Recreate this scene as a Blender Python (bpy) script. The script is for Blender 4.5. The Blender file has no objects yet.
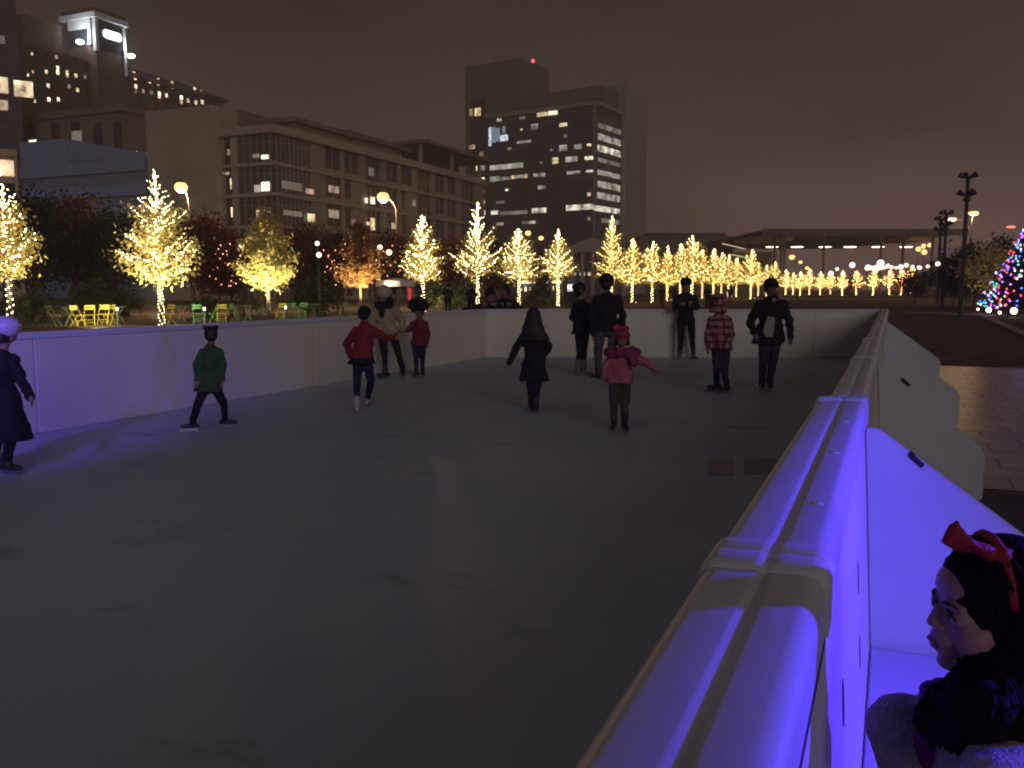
import bpy, bmesh, math, random
import numpy as np
from mathutils import Vector, Matrix
random.seed(7)
scene = bpy.context.scene
COL = scene.collection
R = math.radians

# ------------------------------------------------------------------ camera
F, H = 860.0, 1.53
PITCH = math.atan(96 / F)
def ray_cam(px, py):
    x = (px - 512) / F; z = -(py - 384) / F
    c, s = math.cos(PITCH), math.sin(PITCH)
    return x, c + z * s, -s + z * c
_r = ray_cam(893, 288)
YAW = math.atan2(_r[0], _r[1])
CY, SY = math.cos(YAW), math.sin(YAW)
def ray(px, py):
    x, y, z = ray_cam(px, py)
    return Vector((x * CY - y * SY, x * SY + y * CY, z))
def ground(px, py, z=0.0):
    r = ray(px, py); t = (z - H) / r.z
    return Vector((r.x * t, r.y * t, z))
def at(px, py, d):
    """point at camera depth d seen in column px, row py"""
    y = ray_cam(px, py)[1]; r = ray(px, py) * (d / y)
    return Vector((r.x, r.y, H + r.z))
def base(px, d, z=0.0):
    p = at(px, 288 + (H - z) * F / d, d); p.z = z
    return p
def depth_of(p): return -p.x * SY + p.y * CY

cam_data = bpy.data.cameras.new('camera'); cam = bpy.data.objects.new('camera', cam_data)
COL.objects.link(cam); scene.camera = cam
cam.location = (0, 0, H); cam.rotation_euler = (math.pi / 2 - PITCH, 0, YAW)
cam_data.sensor_width = 36; cam_data.lens = F / 1024 * 36
cam_data.clip_start = 0.02; cam_data.clip_end = 5000

class Frame:
    def __init__(s, o, rot=0.0):
        s.o = Vector(o); s.rot = rot
        s.m = Matrix.Rotation(-rot, 3, 'Z')
    def _ro(s, px, py):
        return s.m @ (Vector((0, 0, H)) - s.o), s.m @ ray(px, py)
    def hitX(s, px, py, x=0.0):
        o, d = s._ro(px, py); t = (x - o.x) / d.x
        return o + d * t
    def hitY(s, px, py, y=0.0):
        o, d = s._ro(px, py); t = (y - o.y) / d.y
        return o + d * t

# ------------------------------------------------------------------ helpers
def tag(o, label=None, cat=None, group=None, kind=None):
    if label: o['label'] = label
    if cat: o['category'] = cat
    if group: o['group'] = group
    if kind: o['kind'] = kind
    return o
def empty(name, loc, rz=0.0, label=None, cat=None, group=None):
    o = bpy.data.objects.new(name, None); COL.objects.link(o)
    o.location = loc; o.rotation_euler = (0, 0, rz); o.empty_display_size = .2
    return tag(o, label, cat, group)
def link_mesh(name, me, mat, parent=None, smooth=False):
    o = bpy.data.objects.new(name, me); COL.objects.link(o)
    if mat is not None:
        me.materials.clear(); me.materials.append(mat)
    if parent is not None: o.parent = parent
    if smooth:
        me.polygons.foreach_set('use_smooth', [True] * len(me.polygons))
    return o
def smooth_angle(o, deg=40):
    me = o.data; me.polygons.foreach_set('use_smooth', [True]*len(me.polygons))
    bm = bmesh.new(); bm.from_mesh(me); bmesh.ops.recalc_face_normals(bm, faces=bm.faces[:])
    for e in bm.edges:
        if len(e.link_faces) == 2 and e.calc_face_angle(0) > R(deg): e.smooth = False
    bm.to_mesh(me); bm.free(); return o
def copy_thing(root, loc=None, rz=None, scale=None):
    c = root.copy(); COL.objects.link(c)
    for ch in list(root.children):
        k = ch.copy(); COL.objects.link(k); k.parent = c
        for g in list(ch.children):
            q = g.copy(); COL.objects.link(q); q.parent = k
    if loc is not None: c.location = loc
    if rz is not None: c.rotation_euler = (0, 0, rz)
    if scale is not None: c.scale = scale
    return c

class MB:
    def __init__(s): s.v = []; s.f = []
    def add(s, vs, fs):
        n = len(s.v); s.v += [tuple(p) for p in vs]; s.f += [tuple(i + n for i in f) for f in fs]; return s
    def box(s, lo, hi, rot=None, piv=None):
        x0, y0, z0 = lo; x1, y1, z1 = hi
        vs = [Vector(p) for p in ((x0,y0,z0),(x1,y0,z0),(x1,y1,z0),(x0,y1,z0),(x0,y0,z1),(x1,y0,z1),(x1,y1,z1),(x0,y1,z1))]
        if rot is not None:
            pv = Vector(piv) if piv is not None else sum(vs, Vector()) / 8
            vs = [pv + rot @ (p - pv) for p in vs]
        return s.add(vs, [(0,3,2,1),(4,5,6,7),(0,1,5,4),(1,2,6,5),(2,3,7,6),(3,0,4,7)])
    def prism(s, poly, z0, z1):
        n = len(poly)
        vs = [(p[0], p[1], z0) for p in poly] + [(p[0], p[1], z1) for p in poly]
        return s.add(vs, [tuple(range(n))[::-1], tuple(range(n, 2*n))] + [(i, (i+1) % n, n + (i+1) % n, n + i) for i in range(n)])
    def extrude(s, prof, axis, a0, a1):
        """profile of (u,v) swept along axis: 'y' -> (u, a, v), 'x' -> (a, u, v)"""
        n = len(prof)
        g = (lambda u, v, a: (u, a, v)) if axis == 'y' else (lambda u, v, a: (a, u, v))
        vs = [g(u, v, a0) for u, v in prof] + [g(u, v, a1) for u, v in prof]
        return s.add(vs, [tuple(range(n)), tuple(range(n, 2*n))[::-1]] + [(i, n + i, n + (i+1) % n, (i+1) % n) for i in range(n)])
    def tube(s, pts, rad, n=8, caps=True):
        pts = [Vector(p) for p in pts]
        if not hasattr(rad, '__len__'): rad = [rad] * len(pts)
        rings = []
        up = None
        for i, p in enumerate(pts):
            t = (pts[min(i+1, len(pts)-1)] - pts[max(i-1, 0)])
            t = t.normalized() if t.length > 1e-9 else Vector((0,0,1))
            if up is None:
                up = Vector((0,0,1)) if abs(t.z) < .9 else Vector((1,0,0))
            a = t.cross(up)
            if a.length < 1e-6: a = t.cross(Vector((0,1,0)))
            a.normalize(); b = t.cross(a).normalized(); up = -b if False else up
            rings.append([p + (a * math.cos(k*2*math.pi/n) + b * math.sin(k*2*math.pi/n)) * rad[i] for k in range(n)])
        vs = [q for r in rings for q in r]; fs = []
        for i in range(len(pts)-1):
            for k in range(n):
                fs.append((i*n+k, i*n+(k+1)%n, (i+1)*n+(k+1)%n, (i+1)*n+k))
        if caps:
            fs.append(tuple(range(n))[::-1]); fs.append(tuple((len(pts)-1)*n + k for k in range(n)))
        return s.add(vs, fs)
    def lathe(s, prof, c=(0,0,0), n=16):
        vs = []; fs = []
        for r, z in prof:
            for k in range(n):
                a = 2*math.pi*k/n; vs.append((c[0]+r*math.cos(a), c[1]+r*math.sin(a), c[2]+z))
        for i in range(len(prof)-1):
            for k in range(n):
                fs.append((i*n+k, i*n+(k+1)%n, (i+1)*n+(k+1)%n, (i+1)*n+k))
        fs.append(tuple(range(n))[::-1]); fs.append(tuple((len(prof)-1)*n + k for k in range(n)))
        return s.add(vs, fs)
    def ell(s, c, r, Rm=None, nu=14, nv=9):
        if not hasattr(r, '__len__'): r = (r, r, r)
        vs = []; fs = []
        c = Vector(c)
        def P(v):
            v = Vector(v)
            return c + (Rm @ v if Rm is not None else v)
        vs.append(P((0, 0, -r[2])))
        for i in range(1, nv):
            th = -math.pi/2 + math.pi*i/nv
            for k in range(nu):
                a = 2*math.pi*k/nu
                vs.append(P((r[0]*math.cos(th)*math.cos(a), r[1]*math.cos(th)*math.sin(a), r[2]*math.sin(th))))
        vs.append(P((0, 0, r[2])))
        for k in range(nu): fs.append((0, 1+(k+1)%nu, 1+k))
        for i in range(nv-2):
            for k in range(nu):
                a = 1+i*nu; fs.append((a+k, a+(k+1)%nu, a+nu+(k+1)%nu, a+nu+k))
        t = len(vs)-1; a = 1+(nv-2)*nu
        for k in range(nu): fs.append((a+k, a+(k+1)%nu, t))
        return s.add(vs, fs)
    def cap(s, p0, p1, r0, r1):
        p0 = Vector(p0); p1 = Vector(p1)
        d = p1 - p0; L = max(d.length, 1e-6); t = d / L
        pts = [p0 - t*r0*.98, p0 - t*r0*.7, p0 - t*r0*.3, p0, p1, p1 + t*r1*.3, p1 + t*r1*.7, p1 + t*r1*.98]
        rr = [r0*.2, r0*.71, r0*.954, r0, r1, r1*.954, r1*.71, r1*.2]
        return s.tube(pts, rr, 12)
    def fr(s, p0, a0, b0, p1, a1, b1, lat=(1,0,0)):
        p0 = Vector(p0); p1 = Vector(p1); l = Vector(lat); l.z = 0; l.normalize(); q = Vector((-l.y, l.x, 0))
        n = 16; vs = []
        for p, a, b in ((p0, a0, b0), (p1, a1, b1)):
            for k in range(n):
                th = 2*math.pi*k/n; vs.append(p + l*a*math.cos(th) + q*b*math.sin(th))
        fl = p1.z > p0.z
        fs = [tuple(range(n)), tuple(range(n, 2*n))[::-1]] + [(i, n+i, n+(i+1)%n, (i+1)%n) for i in range(n)]
        if fl: fs = [f[::-1] for f in fs]
        return s.add(vs, fs)
    def mesh(s, name):
        me = bpy.data.meshes.new(name); me.from_pydata([tuple(v) for v in s.v], [], s.f); me.update()
        return me
    def build(s, name, mat, parent=None, smooth=False, bevel=0.0):
        me = s.mesh(name)
        if bevel:
            bm = bmesh.new(); bm.from_mesh(me)
            bmesh.ops.recalc_face_normals(bm, faces=bm.faces[:])
            es = [e for e in bm.edges if len(e.link_faces) == 2 and e.calc_face_angle(0) > .5]
            bmesh.ops.bevel(bm, geom=es, offset=bevel, segments=2, affect='EDGES', clamp_overlap=True)
            bm.to_mesh(me); bm.free()
        return link_mesh(name, me, mat, parent, smooth)
    def remesh(s, name, mat, parent=None, voxel=.015, smooth=3, fold=0.0, fscale=.07):
        me = s.mesh(name)
        bm = bmesh.new(); bm.from_mesh(me); bmesh.ops.recalc_face_normals(bm, faces=bm.faces[:]); bm.to_mesh(me); bm.free()
        o = bpy.data.objects.new('tmp', me); COL.objects.link(o)
        m = o.modifiers.new('r', 'REMESH'); m.mode = 'VOXEL'; m.voxel_size = voxel
        if smooth:
            q = o.modifiers.new('s', 'SMOOTH'); q.factor = .5; q.iterations = smooth
        if fold:
            k = 'folds%d' % round(fscale*1000)
            tx = bpy.data.textures.get(k) or bpy.data.textures.new(k, 'CLOUDS'); tx.noise_scale = fscale; tx.noise_depth = 2
            q = o.modifiers.new('d', 'DISPLACE'); q.texture = tx; q.strength = fold; q.mid_level = .5; q.texture_coords = 'LOCAL'
        dg = bpy.context.evaluated_depsgraph_get()
        me2 = bpy.data.meshes.new_from_object(o.evaluated_get(dg))
        bpy.data.objects.remove(o); bpy.data.meshes.remove(me); me2.name = name
        return link_mesh(name, me2, mat, parent, True)

# ------------------------------------------------------------------ materials
def M(name, col, rough=.6, var=.18, scale=6.0, bump=0.0, bscale=30.0, metal=0.0, emit=None, es=0.0, spec=.4, detail=4, trans=0.0):
    m = bpy.data.materials.new(name); m.use_nodes = True
    nt = m.node_tree; b = nt.nodes['Principled BSDF']
    b.inputs['Roughness'].default_value = rough; b.inputs['Metallic'].default_value = metal
    b.inputs['Specular IOR Level'].default_value = spec
    tc = nt.nodes.new('ShaderNodeTexCoord')
    if var > 0:
        n = nt.nodes.new('ShaderNodeTexNoise'); n.inputs['Scale'].default_value = scale; n.inputs['Detail'].default_value = detail
        nt.links.new(tc.outputs['Object'], n.inputs['Vector'])
        r = nt.nodes.new('ShaderNodeValToRGB')
        r.color_ramp.elements[0].position = .3; r.color_ramp.elements[1].position = .7
        r.color_ramp.elements[0].color = (*[c*(1-var) for c in col], 1); r.color_ramp.elements[1].color = (*[min(1, c*(1+var)) for c in col], 1)
        nt.links.new(n.outputs['Fac'], r.inputs['Fac']); nt.links.new(r.outputs['Color'], b.inputs['Base Color'])
    else:
        b.inputs['Base Color'].default_value = (*col, 1)
    if bump:
        n2 = nt.nodes.new('ShaderNodeTexNoise'); n2.inputs['Scale'].default_value = bscale; n2.inputs['Detail'].default_value = 3
        nt.links.new(tc.outputs['Object'], n2.inputs['Vector'])
        bp = nt.nodes.new('ShaderNodeBump'); bp.inputs['Strength'].default_value = bump; bp.inputs['Distance'].default_value = .02
        nt.links.new(n2.outputs['Fac'], bp.inputs['Height']); nt.links.new(bp.outputs['Normal'], b.inputs['Normal'])
    if emit:
        b.inputs['Emission Color'].default_value = (*emit, 1); b.inputs['Emission Strength'].default_value = es
    if trans: b.inputs['Transmission Weight'].default_value = trans
    return m
def leafmat(name, col, var=.45):
    m = M(name, col, .7, var, 1.6, spec=.15)
    nt = m.node_tree; b = nt.nodes['Principled BSDF']; out = nt.nodes['Material Output']
    src = b.inputs['Base Color'].links[0].from_socket
    tr = nt.nodes.new('ShaderNodeBsdfTranslucent'); nt.links.new(src, tr.inputs['Color'])
    mx = nt.nodes.new('ShaderNodeMixShader'); mx.inputs[0].default_value = .4
    nt.links.new(b.outputs[0], mx.inputs[1]); nt.links.new(tr.outputs[0], mx.inputs[2]); nt.links.new(mx.outputs[0], out.inputs['Surface'])
    return m
def glow(name, col, s, sample=True):
    m = M(name, (.8,.8,.8), .4, 0, emit=col, es=s)
    if not sample: m.cycles.emission_sampling = 'NONE'
    return m
WHITE_LEAD = None
# ------------------------------------------------------------------ night sky and light
w = bpy.data.worlds.new('World'); scene.world = w; w.use_nodes = True
nt = w.node_tree; bg = nt.nodes['Background']
tc = nt.nodes.new('ShaderNodeTexCoord'); sp = nt.nodes.new('ShaderNodeSeparateXYZ')
nt.links.new(tc.outputs['Generated'], sp.inputs[0])
mr = nt.nodes.new('ShaderNodeMapRange'); mr.inputs['From Min'].default_value = 0.0; mr.inputs['From Max'].default_value = .42
nt.links.new(sp.outputs['Z'], mr.inputs['Value'])
# city glow is stronger towards the open end of the park (+Y) than behind the towers (-X)
m1 = nt.nodes.new('ShaderNodeMath'); m1.operation = 'MULTIPLY_ADD'; m1.inputs[1].default_value = .42; m1.inputs[2].default_value = .02
nt.links.new(sp.outputs['X'], m1.inputs[0])
m2 = nt.nodes.new('ShaderNodeMath'); m2.operation = 'SUBTRACT'; m2.use_clamp = True
nt.links.new(mr.outputs[0], m2.inputs[0]); nt.links.new(m1.outputs[0], m2.inputs[1])
ns = nt.nodes.new('ShaderNodeTexNoise'); ns.inputs['Scale'].default_value = 3.2; ns.inputs['Detail'].default_value = 3
mp = nt.nodes.new('ShaderNodeMapping'); mp.inputs['Scale'].default_value = (1, 1, 2.5)
nt.links.new(tc.outputs['Generated'], mp.inputs[0]); nt.links.new(mp.outputs[0], ns.inputs['Vector'])
m3 = nt.nodes.new('ShaderNodeMath'); m3.operation = 'MULTIPLY_ADD'; m3.inputs[1].default_value = .60; m3.inputs[2].default_value = -.30
nt.links.new(ns.outputs['Fac'], m3.inputs[0])
m4 = nt.nodes.new('ShaderNodeMath'); m4.operation = 'ADD'; m4.use_clamp = True
nt.links.new(m2.outputs[0], m4.inputs[0]); nt.links.new(m3.outputs[0], m4.inputs[1])
cr = nt.nodes.new('ShaderNodeValToRGB')
cr.color_ramp.elements[0].position = 0; cr.color_ramp.elements[0].color = (.150, .094, .082, 1)
cr.color_ramp.elements[1].position = 1; cr.color_ramp.elements[1].color = (.0215, .0142, .0112, 1)
e = cr.color_ramp.elements.new(.45); e.color = (.055, .0355, .0300, 1)
nt.links.new(m4.outputs[0], cr.inputs[0]); nt.links.new(cr.outputs[0], bg.inputs['Color']); bg.inputs['Strength'].default_value = 1.0

def lamp(kind, name, loc, energy, col, radius=.1, target=None, spot=None, blend=.3):
    l = bpy.data.lights.new(name, kind); l.energy = energy; l.color = col
    o = bpy.data.objects.new(name, l); COL.objects.link(o); o.location = loc
    if kind in ('POINT', 'SPOT'): l.shadow_soft_size = radius
    if spot: l.spot_size = R(spot); l.spot_blend = blend
    if target is not None:
        o.rotation_euler = (Vector(target) - Vector(loc)).to_track_quat('-Z', 'Y').to_euler()
    return o
# glow of the street behind the photographer: very weak, very soft
sun = bpy.data.lights.new('street_glow', 'SUN'); sun.energy = .34; sun.angle = R(25); sun.color = (1, .95, .91)
so = bpy.data.objects.new('street_glow', sun); COL.objects.link(so)
so.rotation_euler = Vector((-.60, .74, -.28)).to_track_quat('-Z', 'Y').to_euler()

lamp('SPOT', 'added_ice_fill', (-3.2, 1.0, 9.5), 95, (.62, .78, 1.0), .6, target=(-4.2, 6.5, 0), spot=105, blend=1.0)  # unseen overhead fill, added to cool and brighten the ice
# ------------------------------------------------------------------ ground
def sheet(name, poly, z, mat, kind='structure'):
    o = MB().add([(p[0], p[1], z) for p in poly], [tuple(range(len(poly)))]).build(name, mat)
    return tag(o, kind=kind)
lawn_m = M('winter_lawn', (.135, .105, .06), .9, .35, 1.3, bump=.5, bscale=14, spec=.1)
sheet('ground', [(-480, -60), (300, -60), (300, 620), (-480, 620)], -.030, lawn_m)
patio_m = M('patio_gravel', (.30, .24, .18), .85, .3, 2.5, bump=.4, bscale=20, spec=.2)
asph_m = M('dark_asphalt', (.035, .032, .033), .6, .3, 3, bump=.3, bscale=40)
a0 = base(-140, 30); a1 = base(470, 52); a2 = base(520, 92); a3 = base(-140, 70)
sheet('patio', [(a0.x, a0.y), (a1.x, a1.y), (a2.x, a2.y), (a3.x-10, a3.y)], -.022, patio_m)
sheet('road', [(.0, -20), (30, -20), (30, 7.35), (.0, 7.35)], -.026, asph_m)
path_m = M('pale_path', (.36, .30, .25), .75, .15, .8)
p0 = base(640, 128); p1 = base(985, 110); p2 = base(1000, 122); p3 = base(640, 142)
sheet('path', [(p0.x, p0.y), (p1.x, p1.y), (p2.x, p2.y), (p3.x, p3.y)], -.022, path_m)
# wet paving beside the barrier
dm = bpy.data.materials.new('wet_paving'); dm.use_nodes = True
n_ = dm.node_tree; b_ = n_.nodes['Principled BSDF']
t_ = n_.nodes.new('ShaderNodeTexCoord')
br = n_.nodes.new('ShaderNodeTexBrick'); br.inputs['Scale'].default_value = 1.0
br.inputs['Brick Width'].default_value = .62; br.inputs['Row Height'].default_value = .42; br.inputs['Mortar Size'].default_value = .012
br.inputs['Color1'].default_value = (.25, .225, .22, 1); br.inputs['Color2'].default_value = (.33, .295, .285, 1); br.inputs['Mortar'].default_value = (.03, .025, .025, 1)
n_.links.new(t_.outputs['Object'], br.inputs['Vector']); n_.links.new(br.outputs['Color'], b_.inputs['Base Color'])
nz = n_.nodes.new('ShaderNodeTexNoise'); nz.inputs['Scale'].default_value = 3.0; nz.inputs['Detail'].default_value = 5
n_.links.new(t_.outputs['Object'], nz.inputs['Vector'])
rr_ = n_.nodes.new('ShaderNodeMapRange'); rr_.inputs['To Min'].default_value = .16; rr_.inputs['To Max'].default_value = .5
n_.links.new(nz.outputs['Fac'], rr_.inputs['Value']); n_.links.new(rr_.outputs[0], b_.inputs['Roughness'])
ad = n_.nodes.new('ShaderNodeMath'); ad.operation = 'MULTIPLY_ADD'; ad.inputs[1].default_value = .5
n_.links.new(nz.outputs['Fac'], ad.inputs[0]); n_.links.new(br.outputs['Fac'], ad.inputs[2])
bp_ = n_.nodes.new('ShaderNodeBump'); bp_.inputs['Strength'].default_value = .35; bp_.inputs['Distance'].default_value = .02; bp_.invert = True
n_.links.new(ad.outputs[0], bp_.inputs['Height']); n_.links.new(bp_.outputs['Normal'], b_.inputs['Normal'])
sheet('paving', [(.02, 7.5), (3.4, 7.5), (5.2, 14.5), (4.4, 19.2), (.02, 19.2)], -.020, dm)
kerb = MB()
k0 = ground(984, 318, -.02); k1 = ground(1035, 341, -.02)
kd = (k1 - k0).normalized(); kn = Vector((-kd.y, kd.x, 0))
k1 = k1 + kd*6
kerb.prism([k0, k1, k1 + kn*.16, k0 + kn*.16], -.03, .09)
tag(kerb.build('kerb', M('kerb_concrete', (.42, .38, .36), .7, .15, 2), bevel=.01), kind='structure')
k2 = ground(900, 312, -.02); k3 = ground(985, 316, -.02)
sheet('pavement', [(k2.x, k2.y), (k3.x, k3.y), (k3.x + 6, k3.y+1.2), (k3.x+6, k3.y + 2.4), (k2.x, k2.y + 1.5)], -.018, path_m)

# ------------------------------------------------------------------ ice
im = bpy.data.materials.new('ice'); im.use_nodes = True
n_ = im.node_tree; b_ = n_.nodes['Principled BSDF']; L_ = n_.links.new
t_ = n_.nodes.new('ShaderNodeTexCoord')
def noise(scale, detail=4, sc=(1,1,1), rot=0, rough=.5):
    mp = n_.nodes.new('ShaderNodeMapping'); mp.inputs['Scale'].default_value = sc; mp.inputs['Rotation'].default_value = (0, 0, rot)
    L_(t_.outputs['Object'], mp.inputs[0])
    n = n_.nodes.new('ShaderNodeTexNoise'); n.inputs['Scale'].default_value = scale; n.inputs['Detail'].default_value = detail; n.inputs['Roughness'].default_value = rough
    L_(mp.outputs[0], n.inputs['Vector']); return n.outputs['Fac']
def ramp(fac, p0, c0, p1, c1):
    r = n_.nodes.new('ShaderNodeValToRGB'); r.color_ramp.elements[0].position = p0; r.color_ramp.elements[1].position = p1
    r.color_ramp.elements[0].color = (*c0, 1); r.color_ramp.elements[1].color = (*c1, 1); L_(fac, r.inputs[0]); return r.outputs[0]
def mixc(fac, a, b, mode='MULTIPLY'):
    m = n_.nodes.new('ShaderNodeMix'); m.data_type = 'RGBA'; m.blend_type = mode
    if isinstance(fac, float): m.inputs[0].default_value = fac
    else: L_(fac, m.inputs[0])
    L_(a, m.inputs[6]); L_(b, m.inputs[7]); return m.outputs[2]
c1 = ramp(noise(.55, 5), .3, (.40, .45, .53), .7, (.47, .515, .595))
c2 = ramp(noise(1.1, 6, (1, 2.2, 1), .5, .65), .60, (1, 1, 1), .72, (.60, .59, .60))       # wet smudges
c3 = ramp(noise(2.2, 2, (.35, 9, 1), -.3), .64, (1, 1, 1), .74, (1.13, 1.13, 1.14))        # skate scratches
L_(mixc(1.0, mixc(1.0, c1, c2), c3), b_.inputs['Base Color'])
rg = n_.nodes.new('ShaderNodeMapRange'); rg.inputs['To Min'].default_value = .40; rg.inputs['To Max'].default_value = .70
L_(noise(1.4, 5), rg.inputs['Value']); L_(rg.outputs[0], b_.inputs['Roughness'])
bp_ = n_.nodes.new('ShaderNodeBump'); bp_.inputs['Strength'].default_value = .22; bp_.inputs['Distance'].default_value = .01
L_(noise(26, 4, (1, 1, 1)), bp_.inputs['Height']); L_(bp_.outputs['Normal'], b_.inputs['Normal'])
b_.inputs['Specular IOR Level'].default_value = .3
FL = (-8.05, 17.2); FR = (-.26, 20.0)       # far corners
ice = MB().add([(-8.22, -14, 0), (-.10, -14, 0), (-.10, 20.6, 0), (-8.22, 17.22, 0)], [(0, 1, 2, 3)])
tag(ice.build('ice', im), kind='structure')
# two printed marks frozen into the ice
def mark(name, pxa, pya, pxb, pyb, col, label):
    q = [ground(pxa, pyb, .004), ground(pxb, pyb, .004), ground(pxb, pya, .004), ground(pxa, pya, .004)]
    o = MB().add(q, [(0, 1, 2, 3)]).build(name, M(name + '_ink', col, .5, .35, 9))
    return tag(o, label, 'floor mark')
mark('ice_marking', 708, 459, 733, 475, (.38, .33, .34), 'faint reddish square mark in the ice beside the dark one')
mark('ice_marking', 744, 459, 782, 474, (.22, .21, .23), 'dark grey rectangular mark in the ice near the barrier')

# ------------------------------------------------------------------ rink barrier
wall_m = M('white_wall_plastic', (.70, .665, .62), .5, .07, 1.1, bump=.12, bscale=3, spec=.3)
cap_m = M('moulded_cap_plastic', (.60, .61, .70), .42, .06, 3, bump=.15, bscale=9, spec=.4)
WH = 1.07
def run_wall(name, A, B, step, thick, label, start=0.0):
    A = Vector((*A, 0)); B = Vector((*B, 0)); d = B - A; Ln = d.length
    rz = math.atan2(d.y, d.x)
    root = empty(name, A, rz, label, 'rink barrier')
    x = start; k = 0
    while x < Ln - .05:
        x1 = min(x + step, Ln)
        m = MB()
        j = (random.random() - .5) * .012
        m.box((x + .0015, j, .0), (x1 - .0015, thick + j, WH - .07))
        o = m.build('panel', wall_m, root, bevel=.012)
        m = MB(); m.extrude([(-.003 + j, WH - .069), (thick + .003 + j, WH - .069), (thick + .003 + j, WH - .012), (thick - .012 + j, WH), (.012 + j, WH), (-.003 + j, WH - .015)], 'x', x + .001, x1 - .001)
        m.build('cap_rail', cap_m, root, bevel=.006)
        x = x1
    return root
# direction chosen so that the thick side points outwards
run_wall('left_barrier', (-8.19, -13), (-8.19, 17.30), 2.4, .12, 'long white barrier along the left side of the ice, in front of the cafe chairs', .0)
run_wall('far_barrier', (-8.20, 17.17), (-.12, 20.52), 2.4, .12, 'white barrier closing the far end of the ice behind the man in black')

# near barrier with moulded cap and outer braces
root = empty('near_barrier', (0, 0, 0), 0, 'white moulded plastic barrier on the right edge of the ice, lit blue up close', 'rink barrier')
joints = [-3.2, -.9, 1.50, 3.85, 6.25, 8.65, 11.05, 13.45, 15.85, 18.2, 20.5]
XI = lambda y: -.275 if y < 3.85 else (-.235 if y < 8 else -.222)
for a, b in zip(joints[:-1], joints[1:]):
    xi = XI(a); xo = -.076
    m = MB()
    m.extrude([(xi + .05, 0), (-.022, 0), (-.083, WH - .08), (xi + .05, WH - .08)], 'y', a + .002, b - .002)
    m.build('panel', wall_m, root, bevel=.01)
    gx = xi + .52 * (xo - xi)
    # cap: two long pads with a groove between them
    def arc(cx, cz, r, a0, a1, n=7): return [(cx + r*math.cos(R(a0 + (a1-a0)*k/n)), cz + r*math.sin(R(a0 + (a1-a0)*k/n))) for k in range(n+1)]
    ro, ri = .034, .030
    def capprof(dz, gd, gw, grow=0.0):
        z = WH + dz; xo_, xi_ = xo + grow, xi - grow
        return [(xi_, WH-.10), (xo_, WH-.10)] + arc(xo_ - ro, z - ro, ro, 0, 90) + [(gx + gw*1.6, z - .0005)] + [(gx + gw, z - gd*.25), (gx + gw*.45, z - gd*.85), (gx, z - gd), (gx - gw*.45, z - gd*.85), (gx - gw, z - gd*.25)] + [(gx - gw*1.6, z - .0005)] + arc(xi_ + ri, z - .004 - ri, ri, 90, 180)
    m = MB(); m.extrude(capprof(0, .0055, .012), 'y', a + .085, b - .085)
    smooth_angle(m.build('cap_rail', cap_m, root))
    # moulded end blocks, a little proud, with softened steps
    for (y0_, y1_) in ((a + .0, a + .083), (b - .083, b - .0)):
        m = MB(); n_p = len(capprof(0, .0055, .012)); rows = [(y0_, .007, .004), (y0_ + .004, .010, .006), (y1_ - .014 if y1_ < (a+b)/2 else y1_ - .004, .010, .006), (y1_, .0005 if y1_ < (a+b)/2 else .007, .002)]
        if y0_ > (a+b)/2: rows = [(y0_, .0005, .002), (y0_ + .014, .010, .006), (y1_ - .004, .010, .006), (y1_, .007, .004)]
        vs = [(u, yy, v) for yy, dz, gr in rows for u, v in capprof(dz, .005, .012, gr)]
        fs = [(r*n_p + k, (r+1)*n_p + k, (r+1)*n_p + (k+1) % n_p, r*n_p + (k+1) % n_p) for r in range(3) for k in range(n_p)] + [tuple(range(n_p)), tuple(range(3*n_p, 4*n_p))[::-1]]
        m.add(vs, fs); smooth_angle(m.build('cap_end', cap_m, root))
    # shallow ribs on the outer pad and hand holes on the outer face
    k = a + .42
    while k < b - .3:
        m = MB(); m.ell((gx + .042, k, WH - .002), (.016, .012, .006)); k += .62
        m.build('cap_rib', cap_m, root, True)
hole_m = M('dark_recess', (.02, .02, .025), .8, 0)
for y in (1.55, 1.95, 2.85, 5.2, 5.6):
    for z in (.62, .38):
        m = MB(); hx = lambda zz: -.022 - .061*zz/(WH - .08)
        q_ = [(y + .03*math.cos(t*.523), z + .055*math.sin(t*.523)) for t in range(12)]; nq = len(q_)
        m.add([(hx(v) - .004, u, v) for u, v in q_] + [(hx(v) + .0015, u, v) for u, v in q_], [tuple(range(nq))[::-1], tuple(range(nq, 2*nq))] + [(i, (i+1) % nq, nq + (i+1) % nq, nq + i) for i in range(nq)])
        m.build('hand_hole', hole_m, root)
# slotted dark gap under the cap on the outer side
m = MB(); m.box((-.0835, -3, WH - .135), (-.0775, 1.48, WH - .102)); m.build('cap_slot', hole_m, root)
brace_m = M('brace_board', (.56, .565, .63), .5, .06, 2.0, bump=.1, bscale=4, spec=.3)
for y, xw in ((3.80, .80), (6.95, .66), (10.75, .74), (15.6, .76)):
    m = MB()
    prof = [(-.024, .0), (xw - .01, .0), (xw, .02), (xw, .34), (xw - .03, .385), (-.03, .955), (-.083, .955)]
    m.extrude(prof, 'y', y, y + .045)
    br_ = m.build('brace', brace_m, root, bevel=.008)
    m = MB(); c = Vector((.115, y + .02, .835)); sl = R(-43)
    m.box((c.x - .036, y - .004, c.z - .008), (c.x + .036, y + .05, c.z + .012), Matrix.Rotation(R(42), 3, 'Y'), c)
    if y < 8: m.build('handle_slot', hole_m, br_)
# pale base boards laid along the outside foot of the barrier
foot = MB(); foot.box((-.02, 1.0, -.02), (.95, 3.77, .035))
tag(foot.build('base_board', brace_m, bevel=.006), 'flat white board on the ground outside the barrier, below the girl with the bow', 'board')

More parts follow.
